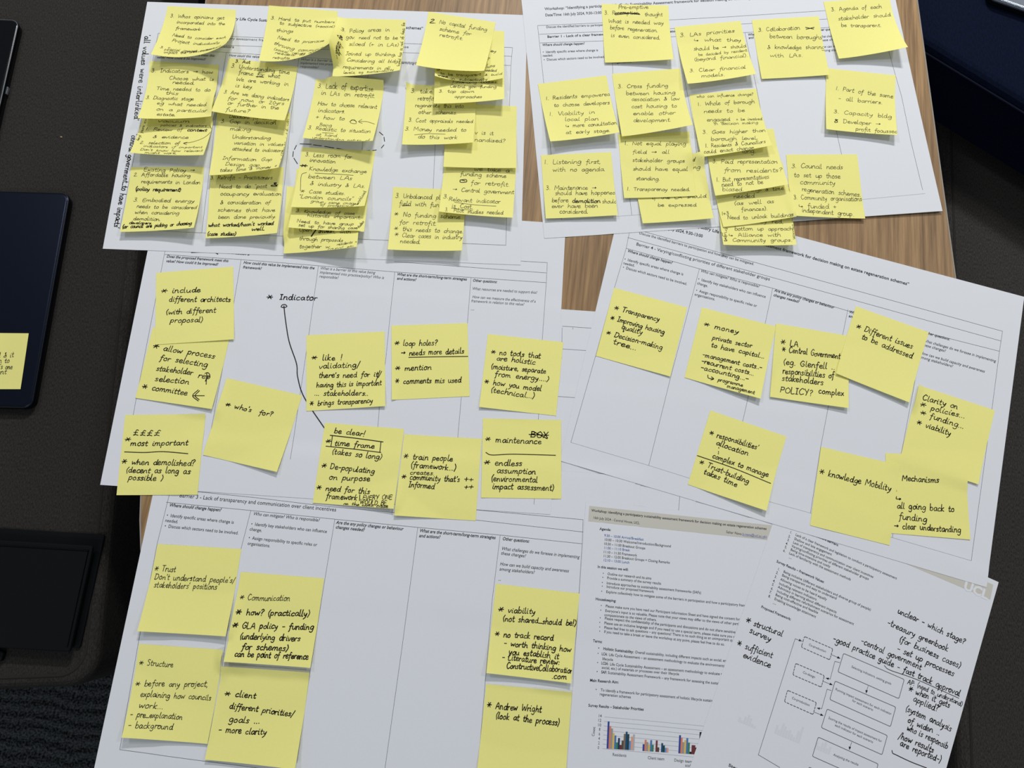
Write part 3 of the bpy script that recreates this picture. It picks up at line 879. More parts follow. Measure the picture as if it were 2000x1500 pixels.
# ---- agenda
def area(leaf, name, key, quad, m, parent=None, off=0.00008):
    x0, y0, s = ZO[key]; mb = MB()
    patch(leaf, mb, [leaf.uv(x0+X/s, y0+Y/s) for X, Y in quad], off)
    return part(name, mb, M[m], parent or leaf.o)
area(S6, 'header_band', 'p', ((1151, 988), (1560, 1031.5), (1548, 1060), (1149, 1018)), 'band')
typeset(S6, 'printed_heading', 'p', 0.0034, 'print', '''b|1155,999,1497,1035 Workshop: identifying a participatory sustainability assessment framework for decision making on estate regeneration schemes
--r|1158,1013,1249,1024 16th July 2024 - Central House, UCL
--r|1418,1041,1448,1045 Sahar Nava
--b|1171,1035,1193,1037 Agenda:
--b|1167,1109,1227,1115 In this session we will:
--b|1163,1172,1203,1176 Housekeeping:
--b|1158,1254,1176,1256 Terms:
--b|1152,1331,1208,1335 Main Research Aim:
--b|1149,1380,1257,1388 Survey Results – Stakeholder Priorities''')
typeset(S6, 'printed_link', 'p', 0.0034, 'printblue', '''r|1449,1045,1497,1051 (s.nava@ucl.ac.uk)
--r|1180,1048,1257,1056 9:30 – 10:00 Arrival/Breakfast
--r|1179,1072,1230,1077 11:00 – 11:10 Break
--r|1178,1096,1229,1101 12:10 – 13:00 Lunch''')
rules(S6, 'link_underline', 'p', 'printblue', '1451,1046.5 1494,1052', 0.0002)
typeset(S6, 'printed_text', 'p', 0.0034, 'print', '''r|1180,1056,1310,1069 10:00 – 10:30 Welcome/Introduction/Background
r|1179,1064,1260,1073 10:30 – 11:00 Breakout Groups
r|1178,1080,1244,1087 11:10 – 11:30 Framework
r|1178,1088,1308,1101 11:30 – 12:00 Breakout Groups + Closing Remarks
--r|1177,1122,1272,1132 •    Outline our research and its aims
r|1176,1130,1291,1142 •    Provide a summary of the survey results
r|1175,1140,1369,1160 •    Introduce approaches to sustainability assessment frameworks (SAFs)
r|1175,1147,1277,1158 •    Introduce our proposed framework
r|1174,1157,1455,1185 •    Explore collectively how to mitigate some of the barriers in participation and how a participatory fram
--r|1173,1185,1445,1212 •    Please make sure you have read our Participant Information Sheet and have signed the consent for
r|1172,1194,1443,1221 •    Everyone’s input is so valuable. Please note that your views may differ to the views of other parti
r|1180,1203,1282,1213 compassionate to the views of others.
r|1171,1209,1436,1237 •    Please respect the confidentiality of the participants and discussions and do not share sensitive
r|1170,1218,1435,1246 •    Please use an inclusive language and if you need to use a special term, please make sure you e
r|1170,1227,1432,1253 •    Please feel free to ask questions – any questions! There is no such thing as an unimportant qu
r|1170,1235,1415,1261 •    If you need to take a break or leave the workshop at any point, please feel free to do so.
--b|1168,1268,1237,1276 •    Holistic Sustainability:
r|1240,1276,1418,1293 Overall sustainability, including different impacts such as social; en
b|1167,1278.5,1186,1280.5 •    LCA:
r|1189,1281,1415,1303 Life Cycle Assessment – an assessment methodology to evaluate the environmenta
r|1176,1289,1197,1291 lifecycle
b|1166,1296.5,1188,1299 •    LCSA:
r|1191,1299.5,1410,1319 Life Cycle Sustainability Assessment – an assessment methodology to evaluate t
r|1175,1306,1326,1319 social, etc.) of materials or processes over their lifecycle
b|1165,1314,1185,1316 •    SAF:
r|1187,1316,1403,1337 Sustainability Assessment Framework – any framework for assessing the sustai
--r|1163,1349,1391,1371 •    To identify a framework for participatory assessment of holistic lifecycle sustain
r|1171,1358,1232,1364 regeneration schemes''')
chart = rules(S6, 'bar_chart', 'p', 'faint', '\n'.join('%.1f,%.1f %.1f,%.1f' % (1180.7-0.55*k, 1400+8.85*k, 1470-0.55*k, 1427+8.85*k) for k in range(8)), 0.0002)
typeset(S6, 'axis_text', 'y', 0.0035, 'printgrey', '''r|283,880,317,883 14
r|279,923,313,926 12
r|277,967,312,970 10
r|291,1010,304,1011 8
r|288,1054,302,1055 6
r|286,1097,300,1098 4
r|283,1140,297,1141 2
r|279,1184,293,1185 0
--r|248,1065,258,975 Count
--r|420,1250,552,1260 Residents
--r|755,1280,913,1293 Client team
--r|1008,1303,1175,1318 Design team
r|1112,1352,1230,1362 academics''', parent=chart)
BARC = {'B': (52, 72, 150), 'O': (214, 132, 100), 'G': (150, 150, 152), 'Y': (220, 186, 90), 'b': (70, 120, 180), 'g': (64, 130, 92), 'n': (34, 52, 96),
        'm': (112, 52, 56), 'k': (84, 76, 70), 't': (126, 112, 92), 'd': (30, 78, 116), 'e': (38, 66, 62), 'l': (98, 148, 204), 'o': (226, 158, 132), 's': (176, 178, 180), 'x': (30, 30, 34)}
BM = {k: mat('chart_ink', v, 0.7, spec=0.2) for k, v in BARC.items()}
xs, ys, ss = ZO['y']
def bars(x, seq, w_=17.6):
    for col, h in seq:
        if h:
            yb = 1180 + (x-370)*0.066
            q = [(x+0.045*h*21.5, yb-h*21.5), (x+w_+0.045*h*21.5, yb-h*21.5+1), (x+w_, yb+1), (x, yb)]
            mb = MB(); patch(S6, mb, [S6.uv(xs+X/ss, ys+Y/ss) for X, Y in q], 0.00016, 2)
            part('bar', mb, BM[col], chart)
        x += w_
bars(364, [('B', 12), ('O', 10), ('G', 9), ('Y', 7), ('b', 6), ('g', 3), ('n', 5), ('m', 2), ('k', 4), ('t', 7), ('d', 8), ('e', 7), ('l', 4), ('o', 6), ('s', 7)])
bars(706, [('B', 3), ('O', 5), ('G', 4), ('Y', 3), ('b', 5), ('g', 3), ('n', 0), ('m', 5), ('k', 2), ('t', 0), ('d', 4), ('e', 3), ('l', 2), ('o', 2)])
bars(1048, [('B', 8), ('O', 7), ('G', 5), ('Y', 6), ('b', 7), ('g', 5), ('x', 1), ('m', 4), ('m', 4), ('x', 3), ('d', 4), ('x', 10)])

# ---- framework page
area(S7, 'header_band', 'p', ((1588, 991), (1940, 1142), (1934, 1171), (1570, 1016)), 'band')
typeset(S7, 'logo_lettering', 'p', 0.0118, 'whiteink', 'h|1881,1150,1928,1171 UCL')
typeset(S7, 'printed_heading', 'p', 0.0034, 'print', '''b|1541,1025,1637,1067 Survey Results – Framework Barriers:
--b|1516,1098,1609,1139 Survey Results – Framework Values:
--b|1486,1187,1544,1212 Proposed Framework:
--b|1422,1496,1446,1507 Steps''')
typeset(S7, 'printed_text', 'p', 0.0034, 'print', '''r|1542,1041,1751,1132 1.    Lack of a clear framework and legislation to conduct a participatory assessment
r|1539,1049,1624,1085 2.    Shallow and late engagement
r|1537,1056,1705,1129 3.    Lack of transparency and communication over client incentives
r|1534,1063,1696,1133 4.    Varying/conflicting priorities of different stakeholder groups
r|1532,1070,1621,1109 5.    Being time-intensive and costly
r|1529,1077,1661,1134 6.    Lack of familiarity with the assessment methods
r|1540,1090,1546,1092 ...
--r|1518,1113,1700,1193 1.    Being inclusive (different stakeholders and diverse group of people)
r|1515,1120,1633,1171 2.    Being transparent and easy to understand
r|1512,1128,1614,1173 3.    Allowing voices to be heard equally
r|1509,1136,1594,1173 4.    Including relevant indicators
r|1507,1143,1633,1198 5.    Advocacy in learning about different impacts
r|1505,1151,1667,1221 6.    Including different refurbishment scenarios for assessment
r|1502,1158,1597,1199 7.    Being cost-effective and feasible
r|1500,1166,1593,1207 8.    Enabling knowledge attainment
r|1509,1179,1515,1181 ...''')
def boxpath(corners, r=0.12):
    c = [np.array(q, float) for q in corners]; out = []
    for k in range(4):
        a, b, d = c[k-1], c[k], c[(k+1) % 4]
        e1 = b + (a-b)*min(.4, 9/np.linalg.norm(a-b)); e2 = b + (d-b)*min(.4, 9/np.linalg.norm(d-b))
        out += [e1, (e1+e2+2*b)/4, e2]
    return out + [out[0]]
fmt = lambda p: ' '.join('%.1f,%.1f' % tuple(q) for q in p)
flow = rules(S7, 'flow_chart', 'a', 'rule', '410,1063 270,980 510,225 548,240', 0.00034)
for cn in '''745,328 795,350
800,380 768,372 738,487 718,482
692,502 745,523
745,562 718,553 683,680 660,676
635,703 685,723
985,532 973,570
878,898 864,938'''.splitlines(): rules(S7, 'connector', 'a', 'rule', cn, 0.00034, parent=flow)
for cs in (((825, 320), (1220, 490), (1185, 615), (788, 440)), ((770, 500), (1165, 670), (1130, 797), (735, 620)), ((718, 682), (1110, 855), (1075, 980), (680, 803)),
           ((660, 865), (1050, 1040), (1015, 1165), (622, 990)), ((600, 1060), (990, 1235), (960, 1350), (566, 1180))):
    rules(S7, 'process_box', 'a', 'rule', fmt(boxpath(cs)), 0.00045, parent=flow)
for cs in (((570, 210), (755, 290), (735, 362), (550, 280)), ((513, 385), (700, 465), (680, 540), (495, 460)), ((460, 560), (648, 640), (627, 718), (440, 635))):
    bp = boxpath(cs); ds = []
    for a, b in zip(bp, bp[1:]):
        n = max(1, round(np.linalg.norm(b-a)/22))
        ds += [fmt((a+(b-a)*i/n, a+(b-a)*(i+0.6)/n)) for i in range(n)]
    rules(S7, 'dashed_box', 'a', 'rule', '\n'.join(ds), 0.0006, parent=flow)
for (tx_, ty_), (bx_, by_) in (((555, 242), (535, 233)), ((805, 355), (785, 345)), ((708, 480), (728, 486)), ((755, 527), (735, 518)), ((650, 675), (670, 680)), ((695, 727), (675, 718)), ((972, 582), (975, 560)), ((863, 950), (866, 928))):
    dx, dy = bx_-tx_, by_-ty_; mb = MB(); nx_, ny_ = -dy*0.36, dx*0.36
    x0, y0, s_ = ZO['a']; q = [S7.uv(x0+X/s_, y0+Y/s_) for X, Y in ((tx_, ty_), (bx_+nx_, by_+ny_), (bx_-nx_, by_-ny_))]
    q = np.array(q); mb.add(S7.at(q[:, 0]/S7.W, q[:, 1]/S7.H), [(0, 1, 2)]); part('arrowhead', mb, M['print'], flow)
typeset(S7, 'box_text', 'a', 0.0029, 'printgrey', '''r|597,268,708,315 Co-production
--r|558,448,638,482 Co-design
--r|487,615,602,665 Co-production
--r|875,412,1133,525 Selecting indicators, setting goals
--r|770,558,1135,722 Running impact assessment for each indicator
r|880,632,1015,695 for each scenario
--r|725,745,1072,900 Scoring the results of impact assessment for
r|767,792,1015,905 each indicator for each scenario
--r|757,985,920,1052 Analysing the results''', parent=flow)
mb = MB()
for gx, gy, hs in ((1441, 1409, (9, 5, 14, 19, 15, 6, 4)), (1512, 1432, (16, 10, 24, 20, 14, 17, 11, 8, 22, 32)), (1591, 1462, (12, 7, 16, 20, 9, 14))):
    for k, h in enumerate(hs):
        x = gx+k*5; y = gy+k*2.1
        patch(S7, mb, [S7.uv(*c) for c in ((x+h*.3, y-h), (x+4+h*.3, y-h+1.6), (x+4, y+1.6), (x, y))], 0.00005, 2)
part('show_through_chart', mb, M['ghost'], S7.o)
inscribe(S7, 'a', 21.5, 0.42, '''!185,118,425,212 * structural
!210,185,350,242 survey
--!130,270,360,352 * sufficient
!168,345,348,415 evidence
--!1175,55,1612,262 unclear - which stage?
!1108,135,1505,308 -treasury greenbook
!1185,240,1585,420 (for business cases)
!1170,302,1540,472 - set up processes
!935,255,1330,428 -central government
!755,238,1580,602 -good practice guide - fast track approval
--!<1240,515,1597,665 AP: (need to understand)
!1245,565,1515,675 * when it gets
!1275,630,1440,700 applied?
!1225,692,1525,828 (system analysis
!1240,768,1448,856 of wider. ..
!1235,818,1500,942 who is responsib
!1180,870,1410,968 /how results
!1190,920,1457,1035 are reported-)
!~1140,952 1145,970 1165,980 1260,1025 1365,1066
--~1090,400 1130,430 1300,490 1575,612''', slant=0.08, join=0.2, seed=5, thick=0.00070)

# ---------------------------------------------------------------- sticky notes, each laid on what is already there
SN = [0]
def note(px, lifts, key, hand, xh, slope, label, txt, group='yellow sticky notes on the worksheets', base=None, use_map=True):
    SN[0] += 1
    k = 1.3 if hand == 'A' else 1.15
    lf = Leaf(px, (0, 0, lifts[1]*k, lifts[0]*k), step=0.0024, power=lifts[2] if len(lifts) > 2 else 2.0, bow=lifts[3] if len(lifts) > 3 else 1.3, base=base, use_map=use_map)
    o = lf.mesh('sticky_note', M['yellow']); tag(o, label, 'sticky note', group)
    if txt:
        if hand == 'A': inscribe(lf, key, xh*0.92, slope, txt, 0.00046, 0.00082, 0.06, 0.72, SN[0])
        else: inscribe(lf, key, xh*0.9, slope, txt, 0.00056 if hand == 'b' else 0.00078, 0.00086, 0.10, 0.3, SN[0], fine='pen' if hand == 'b' else 'marker')
    return lf

# ---- on the upper left sheet
note((256.7, 326.7, 399.5, 326, 378.5, 444.7, 234, 452.7), (5, 10), 'C', 'A', 22, .02, 'yellow note about existing policy and embodied energy, lowest at the upper left sheet\'s left edge', '''
385,545,860 Existing Policy →
290,590,820 2. Affordable housing
360,655,910 requirements in London
!305,725,730 (policy requirement)
285,825,855 3. Embodied energy
315,885,875 needs to be considered
300,940,715 when considering
285,1000,540 demolition.
<!245,1035,460 developers.
!185,1075,830,1040 (or council are picking or choosing''')
note((412, 330, 554, 327, 541, 455, 401.6, 465), (5, 10), 'C', 'A', 24, 0, 'yellow note on retrofit practitioners ending with bold (case studies) and what worked', '''
1005,620,1580 3. Retrofit - Practitioners
1085,705,1530,698 Need to do "post
!1560,685,1630,690 &
1095,770,1665 occupancy evaluation
1095,850,1560 & consideration of
1070,920,1605 schemes that have
1075,985,1615,980 been done previously.
!985,1060,1590,1042 what worked/hasn't worked
!1385,1100,1510,1092 well.
!975,1142,1240 (case studies)''')
note((425, 215, 567, 222, 544, 327, 408, 342), (8, 14), 'C', 'A', 24, .03, 'yellow note starting Gap in decision making, above the retrofit practitioners note', '''
1180,50,1620,70 Decisions for saving
1100,95,1615 3. Gap in decision
1185,165,1395 making.
1205,240,1565 Understanding
1220,295,1680 variation in values
1205,350,1680 attached to indicators
1115,435,1575 Information Gap
1140,490,1475 Design gap.
1090,550,1620,505 takes time & money +
<1725,60,1640,500 opt yrs + strategy & so''')
note((448, 114, 582, 131, 556, 235, 412, 217), (8, 10), 'A', 'A', 24, .1, 'yellow note about understanding time frame and doing indicators for now or 20yrs', '''
<!1235,580,1375 3. Act
1195,628,1740,690 3. Understanding time
1265,690,1650 frame for what
~!1430,712 1500,718
1240,750,1730 We are working in
1235,810,1400 is key.
1125,865,1735,940 3. Are we doing indicators
1165,925,1690 for now, or 20yrs
1160,970,1640 or further in the
1145,1030,1370 future?''')
note((288, 190, 424, 196, 397, 302.5, 253.5, 298), (10, 11), 'C', 'A', 21, .02, 'yellow note with Review of context in bold and a curved arrow, tucked under another note', '''
510,88,815 vacuum
<540,125,970 policies & indicators
400,165,745 1. Review of
!785,172,970 context
465,235,800 & evidence
345,288,720 2. selection of
~1000,120 1012,170 950,230 850,270 760,285
~790,275 755,285 785,298
<380,318,930 indicators if important
<350,350,930 Don't know how relevant
<390,380,690 might work.
<400,60,325,260 via cured play''')
note((293.5, 120, 428, 128, 412, 227, 269, 230.6), (12, 9), 'A', 'A', 23, .03, 'yellow note reading Indicators then how choose what is needed, diagnostic stage', '''
455,670,1030 3. Indicators → how
620,740,1035 Choose what is
650,780,860 needed.
500,835,1005 Time needed to do
585,880,705 this
400,920,850 3. Diagnostic stage
505,970,965 eg what needed
500,1025,970 on a particular
500,1075,680 estate.''')
note((328, 12.6, 461, 20, 440, 86, 294.5, 106), (10, 24, 1.8, 2.0), 'A', 'A', 20, .04, 'yellow note with a curled corner asking whose opinions get incorporated into the framework', '''
630,160,1135 3. Whos opinions get
690,215,1140 incorporated into the
680,275,912 framework
648,335,1145 Need to consider each
645,385,1090 Project individually
<530,445,1100,435 3. Social impact assessment
<570,472,1040,452 How communities
<570,494,880,486 impact the area''')
note((525.5, 11.5, 659.6, 22.8, 643, 85, 505.5, 118.6), (8, 23, 1.8, 2.0), 'A', 'A', 21, .06, 'yellow note with a curled corner saying Hard to put numbers to subjective things', '''
1565,180,2160 3. Hard to put numbers
1645,225,2160 to subjective (+social)
1615,295,1775 things
1625,360,2060 Need to prioritise
1590,410,2100 thriving communities
<1590,462,1990 (social values also
<1600,496,1880 needed) as
<1580,542,1740 retrofits''')
note((659.6, 36, 793, 39.6, 781, 137, 649, 149), (6, 13), 'B', 'A', 22, .02, 'yellow note on policy areas in gov., written on along both side edges', '''
440,245,838 3. Policy areas in
480,312,905 gov. need not to be
505,370,912 siloed (+ in LAs)
475,445,890 Joined up thinking,
485,500,905 Considering all bldg
455,555,840 requirements in all
<460,600,870,575 levels, eg sustainability
<948,185,905,540 eg they go you so only paying
<!436,285,418,510 eg. climate...''')
note((561, 365, 703, 372, 697, 482, 554, 495), (3, 13), 'E', 'A', 44, 0, 'yellow note with a thick black slash ending residents and council etc., lowest of its stack', '''
400,745,620 Open
!!~712,700 620,832
!740,772,985 inves
985,775,1320 t, with
400,895,1180,930 through proposals
400,1040,960 together w.
<1070,995,1430,945 residents +
<910,1078,1390,1025 council etc.''')
note((580, 330, 722, 338, 711, 452.5, 563, 444), (8, 7), 'E', 'A', 40, .05, 'yellow note saying knowledge of case histories important, middle of its stack', '''
345,400,1390 3. Knowledge of case
545,480,1500 histories important.
360,585,1370 Need to have group
385,655,1440 set up for sharing case
<1460,690,1560,575 studies''')
note((590, 288, 733, 295.5, 712, 402, 568, 404), (9, 11), 'D', 'A', 21, .05, 'yellow note reading Less room for innovation, knowledge exchange, beside the dashed ink line', '''
225,300,590 3. Less room for
258,345,460 innovation
!183,385,245 *
255,410,705 Knowledge exchange
~300,432 500,443 600,450
245,470,590 between LAs
260,525,690 & industry & LAs.
~235,428 195,450 187,570
185,585,535 * Case studies.
170,625,600 "London councils"
<265,660,640 group. same images
<340,688,600 of professional
<640,680,702,575 workload''')
note((617.6, 155, 751, 165.6, 728, 275, 591, 269), (8, 13), 'B', 'A', 23, .06, 'yellow note reading Lack of expertise in LAs on retrofit', '''
250,715,705 3. Lack of expertise
280,770,720 in LAs on retrofit.
250,855,735 How to choose relevant
255,910,475 indicators.
235,965,470 + how to
~510,990 550,975 565,1005 520,1000 530,975 570,990
~715,1010 650,990 590,990
~612,972 585,990 615,1005
<265,1025,368 Being
170,1050,680 3. Realistic to situation
~290,1080 380,1085
<235,1105,410 at hand
<205,1128,670 understanding nature of''')
note((768, 366, 911, 372, 902, 489, 757, 487), (8, 9), 'D', 'A', 24, .04, 'yellow note about no funding scheme for retrofit, clear cases in industry needed', '''
928,625,1280 3. Unbalanced pl
958,685,1270 field with fun
~!985,688 1035,684
920,768,1435 * No funding scheme
960,830,1250 for retrofit.
918,880,1460 * this needs to change.
920,928,1450 * Clear cases in industry
965,978,1125 needed.''')
note((869, 312, 1009, 318, 1001.5, 425, 857, 413), (8, 8), 'd', 'A', 31, .05, 'yellow note with two underlined lines, Relevant indicator is cost and Pilot studies needed', '''
840,885,1240 we take a
685,940,1205 funding scheme
805,1040,1240 for retrofit.
~!685,990 750,985 755,1012 690,1015 690,990 740,1000
600,1115,1290 → Central government
490,1195,548 3.
555,1225,1140 Relevant indicator
~620,1240 850,1270 1090,1285
590,1300,830 is Cost.
~585,1308 700,1320 830,1328
515,1340,545 3.
610,1350,1170 Pilot studies needed''')
note((873, 202, 1009, 208.6, 1008.5, 328, 866, 325.6), (4, 4), 'd', 'A', 30, .04, 'yellow note almost blank, two faint line ends with a question mark showing', '''
850,475,1060 v is it
845,555,1200 nandised?''')
note((794, 165, 932, 172, 924, 278, 785, 282), (8, 8), 'B', 'A', 22, .02, 'yellow note ending Money needed to do this work, with one underlined line', '''
1010,755,1185 3. take
1065,815,1200 retrofit
1045,870,1440 regenerate this into
1070,925,1385 other schemes.
990,990,1515 3. Cost appraisals needed
960,1060,1460 3. Money needed to
1065,1125,1390 do this work
~1040,1098 1150,1088 1290,1092''')
note((850, 97, 984, 103, 985, 193, 847, 202), (8, 10), 'c', 'A', 27, .0, 'yellow note showing central gov. funding and top down approaches beneath two other notes', '''
650,890,1200 Financing bodies.
615,945,1185 Central gov. funding
480,1005,915 3. top down
670,1070,1010 approaches''')
note((852, 55, 985, 61.6, 984, 152, 849, 148), (11, 10, 2.0, 2.4), 'c', 'A', 26, .03, 'yellow note saying to be transparent, largely covered by the no capital funding note', '''
1110,510,1185 ey
1070,610,1105 ?
1065,690,1165 Los
~1055,706 1110,700
!455,730,520 3.
590,722,860 Private equity
1030,745,1185 needed
500,780,1000 to be transparent
<1040,800,1250,785 & build
<!470,800,590,825 want
625,840,1075 in subjectivity''')
note((837, 23.5, 968, 44.4, 946, 138, 812, 127), (15, 13), 'B', 'A', 22, .16, 'yellow note reading No capital funding scheme for retrofit, topmost of its stack', '''
!1160,185,1215,190 2.
1240,190,1630,255 3 No capital funding
1240,248,1500 scheme for
1240,295,1435 retrofit.'''.replace('3 No', 'No'))

# ---- on the Barrier 1 sheet
note((1400, 366, 1544, 366, 1555.7, 478, 1413, 478), (7, 7), 'I', 'A', 23, .0, 'yellow note about bottom up approach and community groups, lowest of the tall stack', '''
725,1262,930 by red,
505,1322,1010 bottom up approach
398,1372,450 L
455,1375,905 ↳ Alliance with
415,1418,1005 & Community groups.
<1000,1215,1012,1400 to Decision
<425,1295,420,1390 true''')
note((1534.8, 303, 1672.8, 303, 1690, 426.7, 1550, 421), (6, 3), 'H', 'A', 25, .03, 'yellow note reading Council needs to set up those community regeneration schemes', '''
690,365,1110 3. Council needs
710,440,1090 to set up those
760,498,1050 community
775,555,1255,600 regeneration schemes.
710,620,1265 3. Community organisations
750,690,1060 ↳ funded +
775,725,1200,760 independent group.''')
note((1386, 330, 1527, 318, 1555.7, 423, 1412, 444.7), (3, 6), 'I', 'A', 22, -.05, 'yellow note ending Need to unlock buildings, second from the bottom of the tall stack', '''
610,990,930 things & time
500,1048,680 needed
500,1105,850 (as well as
565,1160,790 finances).
395,1192,460 1+3
445,1228,1015 Need to unlock buildings''')
note((1376, 265, 1510, 252, 1540, 359.7, 1397, 382), (6, 8), 'I', 'A', 24, .0, 'yellow note asking about paid representation from residents, second from the top of the tall stack', '''
570,655,690 long.
315,745,875 3. Paid representation
415,820,920 from residents?
350,905,805,875 1. But representatives
395,945,755,920 need to not be
400,985,590 biased.''')
note((1346, 186, 1476.4, 173.8, 1508, 283.7, 1370, 306.4), (5, 8), 'I', 'A', 21, -.03, 'yellow note saying whole of borough needs to be engaged, top of the tall stack', '''
<180,182,670,160 who can influence change?
190,250,680,225 1. Whole of borough
240,312,595 needs to be
265,385,470 engaged
<520,378,745 + be involved
<330,415,710 in decision making
230,490,775 3. Goes higher than
300,550,710 borough level.
255,610,775,570 1. Residents & Councillors
240,660,675,620 could enact change''')
note((1232, 312, 1371, 302, 1394, 426, 1255.4, 436), (4, 6), 'K', 'A', 31, .0, 'yellow note showing only that views of the LA should be expressed, half covered from above', '''
1125,550,1155 d
1135,650,1225 ng
610,1040,1300,1015 if the LA should
680,1130,1180 be expressed''')
note((1207, 263, 1345.6, 258, 1358.6, 382.6, 1219, 386.7), (3, 3), 'K', 'A', 31, .01, 'yellow note reading Not equal playing field and Transparency needed', '''
260,345,1045 1. Not equal playing
360,455,830 field → all
360,560,1030 stakeholder groups
365,670,1065 should have equal
405,795,710 standing.
290,925,1095 1. Transparency needed.''')
note((1195.3, 145.3, 1327.6, 134.4, 1352.8, 243.6, 1214.6, 266.3), (4, 11), 'F', 'A', 25, -.02, 'yellow note reading Cross funding between housing associations', '''
985,820,1455 3. Cross funding
1060,885,1520 between housing
1110,940,1560 association & low
1110,1005,1535 cost housing to
1125,1070,1520 enable other
1125,1135,1480 development.''')
note((1056.5, 303.8, 1193.4, 297.6, 1206.6, 420, 1066, 426.6), (3, 4), 'J', 'A', 25, -.01, 'yellow note saying Listening first, with no agenda and bold word demolition', '''
105,365,605 1. Listening first,
180,432,645 with no agenda.
120,595,570 3. Maintenance →
200,640,740 should have happened
170,705,320 before
!350,710,605 demolition
620,715,750 should
170,755,580 ever have been
240,805,495 considered.''')
note((1050.4, 165, 1183.8, 148, 1210, 258.3, 1074.6, 276), (8, 9), 'F', 'A', 25, -.02, 'yellow note about residents empowered to choose developers and viability in local plan', '''
315,930,915,890 1. Residents empowered
390,995,910,968 to choose developers
345,1078,770,1055 1. Viability in
490,1125,805 local plan
500,1185,975,1155 ↳ more consultation
500,1245,915,1225 at early stage.''')
note((1614, 134, 1748.6, 148, 1752.8, 263.5, 1613.8, 252), (5, 7), 'G', 'A', 26, .09, 'yellow note ending capacity bldg, developer, profit focussed, near the sheet\'s right border', '''
1105,835,1640,915 1. Part of the same
1130,930,1540,970 - all barriers.
1085,1050,1630,1100 3. Capacity bldg
!1085,1140,1135 8
1175,1142,1525,1170 Developer →
1290,1215,1685,1240 profit focussed''')
note((1468, 40, 1598.4, 32.5, 1620.5, 146, 1487.8, 154), (2, 3), 'G', 'A', 25, .0, 'yellow note reading Collaboration between boroughs and knowledge sharing with LAs', '''
385,295,775,275 3. Collaboration
~!825,255 900,270
~!830,272 905,255
490,355,980,365 between boroughs
470,455,1005 & knowledge sharing
495,530,800 with LAs.''')
note((1608, 4, 1737, -4, 1773.4, 91.8, 1638.3, 114.4), (4, 12), 'G', 'A', 25, .0, 'yellow note reading Agenda of each stakeholder should be transparent, at the sheet\'s top right', '''
1065,105,1535,75 3. Agenda of each
1130,190,1620,150 stakeholder should
1155,250,1530 be transparent.''')
note((1317, 53.5, 1446, 41.6, 1476.6, 144, 1343, 163.4), (8, 8), 'F', 'A', 23, -.02, 'yellow note on LAs priorities and clear financial models', '''
1560,345,2070,300 3. LAs priorities
1690,385,2135,385 ↳ what they
1690,470,2180,440 should be → should
<1735,522,2205,475 be decided by residents
1695,568,2195,528 (beyond financial).
1650,670,2175,635 3. Clear financial
1760,720,1980,705 models.''')
note((1174.7, 8.4, 1304.5, 11.5, 1315.6, 115.5, 1181.6, 122), (2, 6), 'F', 'A', 25, .0, 'yellow note reading Pre-emptive thought with one word scribbled out', '''
990,82,1270 Pre-emptive
860,135,1180 3. Preemption
1235,150,1400 thought
~!950,130 1040,120 1190,135
~!960,138 1100,124 1185,128
895,210,1410,230 What is needed way
910,270,1355,300 before regeneration.
920,345,1380,368 is even considered.''')

# ---- on the middle left sheet
note((299, 640, 449, 660, 413.6, 798.8, 264.3, 777), (1, 3), 'L', 'B', 29, .1, 'yellow note saying allow process for selecting stakeholder, with committee and a thick arrow', '''
405,880,915,960 * allow process
465,970,855,1030 for selecting
435,1055,735,1095 stakeholder
775,1115,880,1128 rep
~835,1080 860,1075 875,1100 850,1120
~850,1080 845,1170
425,1140,705,1170 selection
320,1205,690,1260 * committee
~830,1262 740,1262
~780,1215 735,1262 780,1305
~790,1222 755,1262 788,1295''')
note((305.6, 533.6, 455.6, 521, 456.8, 662.7, 303, 673), (1, 2), 'L', 'B', 27, .0, 'yellow note reading include different architects (with different proposal)', '''
475,428,800,420 * include
540,497,1045 different architects
515,600,925,585 (with different
550,665,820 proposal)''')
note((245.2, 810.8, 402.3, 809, 386.6, 966.5, 227.5, 967), (.5, .5), 'M', 'B', 30, .02, 'yellow note with four pound signs hanging over the sheet\'s lower left corner', '''
300,565,535 ££££
230,620,285 *
280,655,770,650 most important
~232,707 400,712 560,705 770,722
205,812,830 * when demolished?
240,882,790 (decent as long as
260,945,560 possible )''')
note((443.6, 738.8, 590.5, 772.8, 540.7, 921.7, 397, 888.6), (1, 5), 'M', 'B', 25, .12, 'yellow note with only who\'s for? written on it, turned clockwise', '''
1085,320,1310,368 * who's
1370,388,1490,405 for?''')
note((599, 655.5, 751.4, 648, 752.3, 793, 598.3, 802.8), (1, 3), 'N', 'B', 22, .0, 'yellow note starting like! validating, crossed at one corner by the long ink arrow', '''
165,770,375 * like !
215,830,495,815 validating/
215,890,635,880 there's need for it/
~628,840 600,915
200,955,640,938 having this is important
185,1008,550 ... stakeholders..
155,1078,580,1058 * brings transparency''')
note((764.8, 636.6, 913, 631.7, 917.3, 773.8, 765.3, 781), (1, 1), 'N', 'B', 23, .0, 'yellow note reading loop holes? needs more details, mention, comments mis used', '''
725,672,1015 * loop holes?
770,740,1195,725 → needs more details
~822,752 1000,748 1220,745
730,842,975,835 * mention
730,930,1175,920 * comments mis used''')
note((953, 653, 1100, 669, 1085.8, 812, 936, 794.7), (3, 1), 'N', 'B', 22, .07, 'yellow note saying no tools that are holistic (moisture, separate from energy)', '''
1375,728,1710,758 * no tools that
1410,770,1675,800 are holistic
1375,828,1745,860 (moisture, separate
1400,878,1765,915 from energy....)
1330,928,1715,980 * how you model
1370,985,1670,1030 (technical...)''')
